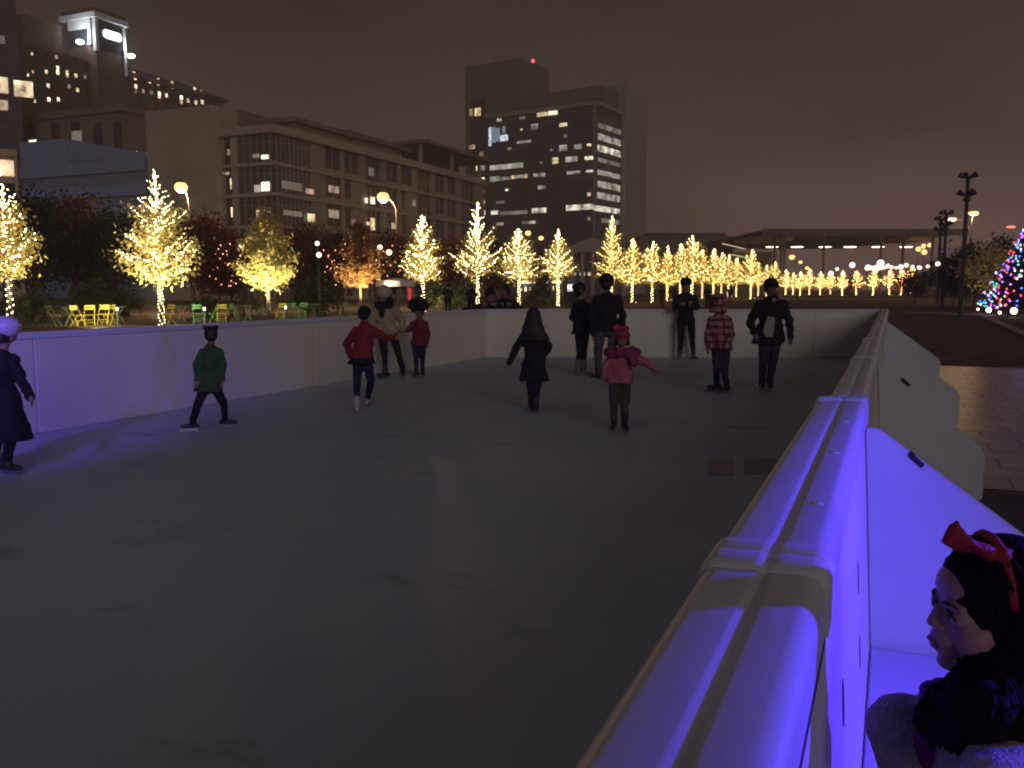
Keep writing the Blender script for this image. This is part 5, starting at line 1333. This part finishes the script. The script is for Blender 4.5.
# 9 child in pink
r9, P9, j9, HP9, hh9, Rm9 = person('small child in a pink jacket, red bow hat and magenta scarf with arms held out', 619, 430,
  dict(head=(622, 338), hr=10.5, shL=(612, 354), shR=(632, 354), elL=(605, 368, -.05), elR=(644, 362), haL=(604, 379, -.1), haR=(658, 371), hipL=(614.5, 381), hipR=(625, 381), knL=(614, 404), knR=(625, 404)),
  dict(L=(613.5, 430, -.25, -.9), R=(625, 431, .15, -.95)), (-.05, -1), pink_m, khaki_m, S=.69, boot=boot_m, hem=(619.5, 383), hemr=(.23, .18), hat='beanie', hatm=M('red_hat', (.26, .025, .05), .8, .15, 9), hairkind='bob', hair=hairb_m, coatw=1.35, arms=1.1, legr=1.15)
m = MB(); sc = (j9['shL'] + j9['shR'])/2 + Vector((0, 0, .02))
for k in range(10):
    a = 6.283*k/10; m.ell(sc + Vector((.145*math.cos(a), .105*math.sin(a) - .02, .012*math.sin(3*a))), (.06, .055, .055))
m.cap(sc + Vector((.08, -.12, -.02)), sc + Vector((.11, -.15, -.11)), .05, .04); m.remesh('scarf', mag_m, r9, .012, 1)
m = MB()
for s in (-1, 1):
    m.ell(HP9(.15 + s*.50, .1, 1.10 + s*.05), (hh9*.46, hh9*.2, hh9*.30), Rm9)
m.ell(HP9(.15, .15, 1.08), hh9*.2); m.remesh('bow', M('bow_red', (.36, .035, .085), .7, .1, 9), r9, .009, 1)
# 10 man in black by the far barrier
person('man all in black with arms folded, standing against the far barrier', 686, 359,
  dict(head=(686, 284), hr=7.2, shL=(677, 296), shR=(695, 296), elL=(674.5, 308, -.05), elR=(697.5, 308, -.05), haL=(690, 303, -.22), haR=(682, 304, -.22), hipL=(681, 320), hipR=(691, 320), knL=(681, 337), knR=(692, 337)),
  dict(L=(679.5, 359, -.3, -.9), R=(694, 359, .3, -.9)), (.1, -1, -.1), black_m, black_m, S=1.0, skates=False, boot=gboot_m, hem=(686, 322), hemr=(.18, .14), hat='beanie', hatm=black_m, coatw=1.0, legr=1.1)
# 11 plaid child
person('child in a red and white plaid hooded jacket and dark jeans', 719, 393,
  dict(head=(717.5, 302.5), hr=9, shL=(711, 318, .05), shR=(728, 318, -.05), elL=(708, 334), elR=(732, 334, -.1), haL=(708, 350, -.08), haR=(727, 344, -.2), hipL=(716, 347), hipR=(726, 347), knL=(716.5, 368), knR=(724.5, 368)),
  dict(L=(715, 391, -.95, -.35), R=(725, 393, -.8, -.6)), (-.5, -.85), plaid_m, jean_m, S=.86, hem=(720, 350), hemr=(.215, .165), hat='hood', hatm=plaid_m, hairkind='short', coatw=1.2)
# 12 man in open jacket
r12, P12, j12, HP12, hh12, Rm12 = person('man in an open dark jacket, white shirt and black knit hat skating toward the camera', 766, 390,
  dict(head=(771, 287), hr=9.5, shL=(758.5, 302), shR=(784, 302), elL=(750, 322, .05), elR=(789, 320, -.05), haL=(756, 336, -.1), haR=(790.5, 340, -.15), hipL=(764, 338), hipR=(776, 338), knL=(763.5, 361, -.1), knR=(772.5, 362)),
  dict(L=(762, 390, -.15, -.95), R=(770, 390, -.2, -.95)), (.05, -1, -.05), black_m, jean_m, S=1.0, skin=skin2_m, hem=(768, 343), hemr=(.25, .18), hat='beanie', hatm=black_m, coatw=1.25, legr=1.08)
m = MB(); a_ = P12((768, 316, -.19)); q_ = P12((766, 337, -.215)); q2 = P12((773, 337, -.215)); t2 = P12((775, 318, -.19)); q0 = P12((763, 331, -.21))
m.add([a_, q0, q_, q2, t2] + [v + Vector((0, .05, 0)) for v in (a_, q0, q_, q2, t2)], [(0,1,2,3,4), (9,8,7,6,5), (0,5,6,1), (1,6,7,2), (2,7,8,3), (3,8,9,4), (4,9,5,0)]); m.build('shirt_front', shirt_m, r12)
m = MB(); cc = P12((774, 300, -.11)); m.ell(cc, (.035, .02, .03)); m.build('shirt_collar', shirt_m, r12, True)

# spectators leaning over the far barrier and figures behind it
def spectator(px, d, headpx, headpy, hr, label, lean=0.0, S=1.0, wide=0.0, coat=black_m, hat=None, face=(0, -1), hairkind='short'):
    g = base(px, d, -.022); k = F/d
    def X(m_): return px + m_*k
    sh = headpy + hr + .11*k; hp = 288 + (H - .90*S)*k; kn = 288 + (H - .48*S)*k
    return person(label, px, 0, dict(head=(headpx, headpy, -lean), hr=hr, shL=(headpx - .19*S*k, sh, -lean*.8), shR=(headpx + .19*S*k, sh, -lean*.8), elL=(headpx - (.26 + wide)*S*k, sh + (.2 - wide*.35)*k, -lean - .1), elR=(headpx + (.26 + wide*.4)*S*k, sh + (.2 - wide*.35)*k, -lean - .1),
      haL=(headpx - .10*S*k, min(sh + .26*k, 288 + (H - 1.145)*k if lean else 999), -lean - (.22 if lean else .35)), haR=(headpx + .10*S*k, min(sh + .26*k, 288 + (H - 1.145)*k if lean else 999), -lean - (.22 if lean else .35)), hipL=(X(-.09), hp), hipR=(X(.09), hp), knL=(X(-.1), kn), knR=(X(.1), kn)),
      dict(L=(X(-.11), 288 + (H + .022)*k, -.2, -.9), R=(X(.11), 288 + (H + .022)*k, .2, -.9)), face, coat, black_m, S=S, skates=False, hem=(px, hp + .05*k), ground_pt=g, floor=-.022, hat=hat, hatm=black_m, vox=.018, coatw=1.3, hairkind=hairkind)
spectator(488, 19.6, 490, 294, 6.6, 'bulky spectator in dark clothes leaning on the far barrier, left of two', .22, 1.2, wide=.22, hat='beanie', face=(.5, -.8))
spectator(506, 19.8, 505, 290.5, 6.2, 'spectator in dark clothes leaning on the far barrier, right of two', .2, 1.1, wide=.12, face=(-.6, -.7), hairkind='bob')
spectator(418, 24, 418.5, 290.5, 5.0, 'dark figure standing behind the barrier above the child in dark red', 0, .95, hairkind='bob')
for px, d, lab, face in ((471, 42, 'dark passer-by left of the two leaning spectators', (1, 0)), (448, 46, 'small dark passer-by by the bush right of the wrapped trunk', (-1, .2)), (662, 70, 'dark passer-by left of the full lit tree, left of the man in black', (1, 0)), (674, 74, 'dark passer-by right behind the left shoulder of the man in black', (-.8, -.5)), (708, 58, 'dark passer-by behind the plaid hood', (.4, -.9)), (730, 90, 'far passer-by in dark clothes between the trees right of the plaid hood', (1, .1))):
    k = F/d; hd = 288 - (1.62 - H)*k
    spectator(px, d, px, hd, .115*k, lab, 0, .98, face=face, hat=random.choice((None, 'beanie')))
# ------------------------------------------------------------------ girl at the barrier, close to the camera
def close_child():
    d = 1.30; hc_w = at(994, 607, d + .02); g = Vector((hc_w.x, hc_w.y, -.026))
    g = Vector(at(1004, 640, d + .03)); g.z = -.026
    root = empty('person', g, YAW, 'small girl with long dark hair and a red bow, in profile close beside the barrier', 'person')
    mt = Matrix.Rotation(-YAW, 3, 'Z')
    def P(px, py, dy=0.0): return mt @ (at(px, py, d + dy) - g)
    hc = mt @ (hc_w - g); hh = .104
    f = Vector((-.985, .10, -.08)).normalized(); lat = f.cross(Vector((0, 0, 1))).normalized(); up = lat.cross(f).normalized()
    Rm = Matrix((lat, f, up)).transposed()
    def HP(x, y, z): return hc + Rm @ Vector((x*hh, y*hh, z*hh))
    # head and neck, torso, arms, legs as one skin
    sN, sF = P(1016, 742, -.06), P(950, 722, .13)       # near and far shoulder
    sm = (sN + sF)/2; pel = Vector((sm.x + .03, sm.y + .01, .53)); sl = (sN - sF).normalized()
    eF, hF = P(893, 722, .10), P(905, 790, .02)
    eN, hN = P(985, 800, -.22), P(925, 815, -.12)
    hips = [pel + sl*.06, pel - sl*.06]; fw = Vector((f.x, f.y, 0)).normalized()
    m = MB()
    m.ell(HP(0, -.10, .16), (hh*.73, hh*.86, hh*.86), Rm, 24, 16); m.ell(HP(0, .20, -.25), (hh*.60, hh*.62, hh*.66), Rm, 24, 16)
    m.ell(HP(0, .30, .36), (hh*.55, hh*.52, hh*.40), Rm, 20, 12)              # forehead
    for s in (-1, 1):
        m.ell(HP(s*.33, .40, -.36), (hh*.31, hh*.33, hh*.33), Rm)             # cheeks
        m.cap(HP(s*.52, .1, -.55), HP(s*.10, .60, -.84), hh*.20, hh*.17)      # jaw
        m.cap(HP(s*.18, .80, .14), HP(s*.46, .64, .15), hh*.05, hh*.045)      # brow ridge
        m.ell(HP(s*.33, .60, -.04), (hh*.20, hh*.17, hh*.16), Rm)             # lids over the eyeball
        m.ell(HP(s*.66, -.10, -.08), (hh*.10, hh*.17, hh*.27), Rm)
        m.ell(HP(s*.095, .82, -.26), (hh*.075, hh*.085, hh*.065), Rm)           # nostril wings
    m.cap(HP(0, .80, .02), HP(0, .90, -.19), hh*.075, hh*.095)               # nose, small and slightly upturned
    m.ell(HP(0, .74, -.46), (hh*.30, hh*.20, hh*.16), Rm)                     # upper lip mound
    m.ell(HP(0, .70, -.64), (hh*.24, hh*.18, hh*.12), Rm)
    m.ell(HP(0, .70, -.83), (hh*.20, hh*.16, hh*.13), Rm)                     # chin
    m.cap(HP(0, -.15, -.5), sm + Vector((0, 0, .0)), .040, .043)
    m.fr(sm + Vector((0, 0, .02)), .085, .05, sm - Vector((0, 0, .16)), .095, .075, sl); m.fr(sm - Vector((0, 0, .16)), .095, .075, pel, .105, .08, sl)
    for s_, e_, h_ in ((sN, eN, hN), (sF, eF, hF)):
        m.cap(s_, e_, .034, .028); m.cap(e_, e_.lerp(h_, .85), .028, .022)
        dr = (h_ - e_).normalized(); si = dr.cross(fw).normalized(); pc = e_.lerp(h_, .9)
        m.cap(pc, h_, .020, .021); m.cap(h_ - si*.014, h_ + si*.014, .015, .015)
        for q, ln in ((-1.5, .040), (-.5, .047), (.5, .045), (1.5, .034)):
            b0 = h_ + si*q*.0115 + dr*.008; b1 = b0 + dr*ln*.6; b2 = b1 + dr*ln*.35 + fw*.012
            m.cap(b0, b1, .0068, .0063); m.cap(b1, b2, .0063, .0054)
        t0 = pc + si*.018; m.cap(t0, t0 + (dr*.7 + si*.6)*.034, .0075, .0062)
    for k, s in ((0, 1), (1, -1)):
        kn = hips[k] + fw*.03 - Vector((0, 0, .25)); an = hips[k] - Vector((0, 0, hips[k].z - .06))
        m.cap(hips[k], kn, .062, .045); m.cap(kn, an, .042, .030); m.cap(an - Vector((0, 0, .03)), an + fw*.10 - Vector((0, 0, .035)), .026, .022)
    body = m.remesh('body', M('child_skin', (.31, .175, .165), .5, .06, 20, bump=.08, bscale=120), root, .0029, 4)
    # eyes, brows, lips: laid on the skin
    bpy.context.view_layer.update()
    def on(x, y, z, off=.0006):
        p = HP(x, y, z); ok, q, n, _ = body.closest_point_on_mesh(p); return q + n*off
    ew = M('eye_white', (.34, .31, .31), .15, 0); ei = M('iris_brown', (.02, .010, .008), .1, 0); lipm = M('lips', (.17, .045, .05), .4, .1, 30); browm = M('eyebrow', (.02, .012, .010), .8, .2, 60)
    for s in (-1, 1):
        c0 = on(s*.335, .80, -.03); c1 = c0 - Rm @ Vector((0, hh*.075, 0))
        m = MB(); m.ell(c1, (hh*.125, hh*.10, hh*.072), Rm, 18, 12); e = m.build('eye', ew, root, True)
        m = MB(); m.ell(c1 + Rm @ Vector((-s*hh*.01, hh*.062, -hh*.008)), (hh*.066, hh*.045, hh*.062), Rm, 14, 10); m.build('iris', ei, e, True)
        m = MB(); pts = [on(s*(.335 + .145*math.cos(a)), .80, -.03 + .085*math.sin(a), .0012) for a in [math.pi*k/8 for k in range(9)]]
        m.tube(pts, [hh*.014 + hh*.010*math.sin(math.pi*k/8) for k in range(9)], 6); m.build('eyelashes', browm, root, True)
        m = MB(); pts = [on(s*(.14 + .08*k), .85, .22 + .05*math.sin(k*.55), .0008) for k in range(6)]
        m.tube(pts, [hh*v for v in (.018, .028, .028, .024, .017, .008)], 6); m.build('eyebrow', browm, root, True)
    m = MB()
    up_ = [on(.22*(k - 3)/3, .95, -.505 + .035*(1 - abs(k - 3)/3), .0004) for k in range(7)]; lo_ = [on(.20*(k - 3)/3, .95, -.60 - .01*(1 - abs(k - 3)/3), .0004) for k in range(7)]
    m.tube(up_, [hh*v for v in (.012, .035, .05, .046, .05, .035, .012)], 8); m.tube(lo_, [hh*v for v in (.012, .036, .056, .062, .056, .036, .012)], 8)
    m.remesh('lips', lipm, root, .0018, 2)
    # hair: cap plus many wavy locks
    rng = random.Random(4); hm = M('dark_long_hair', (.011, .007, .008), .8, .35, 40, bump=.4, bscale=90, spec=.05)
    m = MB(); m.ell(HP(0, -.16, .27), (hh*.83, hh*.93, hh*.86), Rm, 22, 14); m.ell(HP(0, -.45, -.25), (hh*.86, hh*.66, hh*.85), Rm, 20, 12)
    m.fr(HP(0, -.40, -.1), hh*.86, hh*.68, HP(.15, -.35, -1.35), hh*1.2, hh*.80, lat)
    m.ell(HP(.10, .02, .68), (hh*.60, hh*.52, hh*.34), Rm)
    m.cap(HP(.50, -.62, -.45), P(985, 715, -.08), .050, .056); m.cap(P(980, 712, -.10), P(936, 722, -.04), .055, .034); m.cap(HP(.60, -.7, -.4), P(1012, 718, -.09), .06, .062)
    for q in (-1, 1): m.ell(HP(q*.55, -.22, -.10), (hh*.34, hh*.42, hh*.62), Rm)
    base_v, base_f = list(m.v), list(m.f)
    hb = m.remesh('hair_base', hm, root, .006, 3); bpy.context.view_layer.update()
    H_ = MB(); H_.add([tuple(v.co) for v in hb.data.vertices], [tuple(p.vertices) for p in hb.data.polygons])
    tgtF = P(934, 716, -.03); tgtN = P(1000, 742, -.15)
    for k in range(210):
        a = rng.uniform(-1, 1); th = a*2.1
        s0 = HP(.60*math.sin(th), .26 - .95*abs(a)**.8 + rng.uniform(-.06, .06), .80 - .70*abs(math.sin(th))*.8 + rng.uniform(-.1, .15))
        s1 = HP(1.0*math.sin(th), -.20 - .70*abs(a) + rng.uniform(-.1, .06), -.55 + rng.uniform(-.12, .12))
        w_ = rng.random(); w_ = (w_*.75 + .25) if math.sin(th) > 0 else w_*.3
        e = tgtF.lerp(tgtN, w_) + Vector((rng.gauss(0, .018), rng.gauss(0, .02), rng.gauss(0, .028)))
        if rng.random() < .35: e = HP(.6*math.sin(th), -1.0, -2.0) + Vector((rng.gauss(0, .03), rng.gauss(0, .03), rng.gauss(0, .03)))
        pts = []; ph = rng.uniform(0, 6.28); off = rng.uniform(-.001, .0035)
        for q in range(16):
            t = q/15; p = s0.lerp(s1, t*2.4) if t < .4167 else s1.lerp(e, (t - .4167)/.5833)
            ok, cq, n, _ = hb.closest_point_on_mesh(p)
            if (p - cq).length < .07: p = cq + n*(off + max(0, t - .7)*.012)
            am = .0035 + .009*max(0, t - .3)
            pts.append(p + Vector((math.cos(ph + t*19)*am, math.sin(ph + t*19)*am, math.sin(ph*2 + t*16)*am*.5)))
        r_ = rng.uniform(.0026, .0052); H_.tube(pts, [r_*(1 - .6*(q/15)**2) for q in range(16)], 6)
    bpy.data.objects.remove(hb)
    H_.remesh('hair', hm, root, .0024, 1)
    # bow on a hair band
    bowm = M('red_bow_cloth', (.26, .012, .022), .7, .18, 14, bump=.35, bscale=45)
    k0 = HP(.05, .10, 1.10)
    def wing(pts, dys):
        m = MB(); n = len(pts); a = [P(x, y, dy - .02) for (x, y), dy in zip(pts, dys)]; t = Vector((0, .0065, 0))
        c0 = sum(a, Vector())/n
        m.add([p - t for p in a] + [p + t for p in a] + [c0 - Vector((0, .020, 0)), c0 + Vector((0, .020, 0))],
              [(i, (i+1) % n, 2*n) for i in range(n)] + [(n+(i+1) % n, n+i, 2*n+1) for i in range(n)] + [(i, n+i, n+(i+1) % n, (i+1) % n) for i in range(n)])
        return m
    m = wing([(943, 542), (947, 534), (952, 525), (958, 520), (961, 526), (963, 532), (970, 538), (979, 543), (990, 545), (1000, 548), (1002, 563), (990, 561), (976, 554), (962, 551), (951, 548)], [0]*15)
    w2 = wing([(1000, 548), (1012, 549), (1026, 552), (1046, 556), (1062, 566), (1064, 590), (1050, 596), (1036, 584), (1020, 572), (1008, 566), (1000, 563)], [0, 0, .01, .02, .03, .04, .04, .03, .01, 0, 0])
    m.add(w2.v, w2.f); m.ell(P(1001, 556, -.025), (.015, .017, .014)); m.remesh('bow', bowm, root, .0026, 2, fold=.009, fscale=.022)
    m = MB(); pts = [HP(.80*math.cos(t), .05, .26 + .86*math.sin(t)) for t in [k*math.pi/14 for k in range(15)]]
    m.tube(pts, .008, 6); m.build('hair_band', bowm, root, True)
    # clothes
    coat = M('cream_fleece', (.30, .27, .27), .95, .15, 30, bump=.7, bscale=110)
    m = MB(); m.fr(sm + Vector((0, 0, .03)), .10, .065, sm - Vector((0, 0, .14)), .125, .10, sl); m.fr(sm - Vector((0, 0, .14)), .125, .10, pel - Vector((0, 0, .07)), .16, .125, sl)
    m.cap(sN, sF, .055, .055)
    for s_, e_, h_ in ((sN, eN, hN), (sF, eF, hF)): m.cap(s_, e_, .053, .044); m.cap(e_, e_.lerp(h_, .82), .044, .036)
    m.remesh('jacket', coat, root, .006, 3, fold=.018, fscale=.05)
    sc = M('plum_scarf', (.10, .012, .075), .9, .25, 30, bump=.7, bscale=70)
    m = MB(); n0 = sm + Vector((0, 0, .055))
    for k in range(14):
        a = 6.283*k/14; m.ell(n0 + sl*(.078*math.cos(a)) + fw*(.075*math.sin(a)) + Vector((0, 0, .008*math.sin(a*3))), (.020, .021, .020))
    m.cap(n0 + fw*.07, n0 + fw*.10 - Vector((0, 0, .16)), .020, .022); m.remesh('scarf', sc, root, .006, 2)
    m = MB()
    for k in (0, 1):
        kn = hips[k] + fw*.03 - Vector((0, 0, .25)); an = hips[k] - Vector((0, 0, hips[k].z - .10)); m.cap(hips[k], kn, .070, .052); m.cap(kn, an, .050, .040)
    m.cap(hips[0], hips[1], .08, .08); m.remesh('trousers', navy_m, root, .009, 2)
    for k in (0, 1):
        an = hips[k] - Vector((0, 0, hips[k].z - .06)); m = MB(); m.cap(an + Vector((0, 0, .10)), an, .045, .042); m.cap(an - Vector((0, 0, .025)) - fw*.03, an + fw*.11 - Vector((0, 0, .03)), .034, .028); m.remesh('boot', boot_m, root, .007, 1)
close_child()
# ------------------------------------------------------------------ misty night air
hz = bpy.data.materials.new('mist'); hz.use_nodes = True; nt = hz.node_tree
for n in list(nt.nodes):
    if n.type == 'BSDF_PRINCIPLED': nt.nodes.remove(n)
pv = nt.nodes.new('ShaderNodeVolumePrincipled'); pv.inputs['Color'].default_value = (1.0, .90, .85, 1); pv.inputs['Density'].default_value = .0011
nt.links.new(pv.outputs[0], nt.nodes['Material Output'].inputs['Volume'])
m = MB(); m.box((-490, -70, -1.1), (310, 630, 130)); tag(m.build('haze', hz), kind='stuff')
hz.cycles.homogeneous_volume = True

# ------------------------------------------------------------------ render settings
vs = scene.view_settings; vs.view_transform = 'Standard'; vs.look = 'None'; vs.exposure = 0; vs.gamma = 1; vs.use_curve_mapping = False
scene.render.engine = 'CYCLES'
cy = scene.cycles
cy.use_denoising = True; cy.max_bounces = 5; cy.diffuse_bounces = 2; cy.glossy_bounces = 3; cy.transmission_bounces = 3; cy.transparent_max_bounces = 6; cy.volume_bounces = 1
cy.sample_clamp_indirect = 3; cy.caustics_reflective = False; cy.caustics_refractive = False
cy.use_light_tree = True; cy.filter_width = 2.0
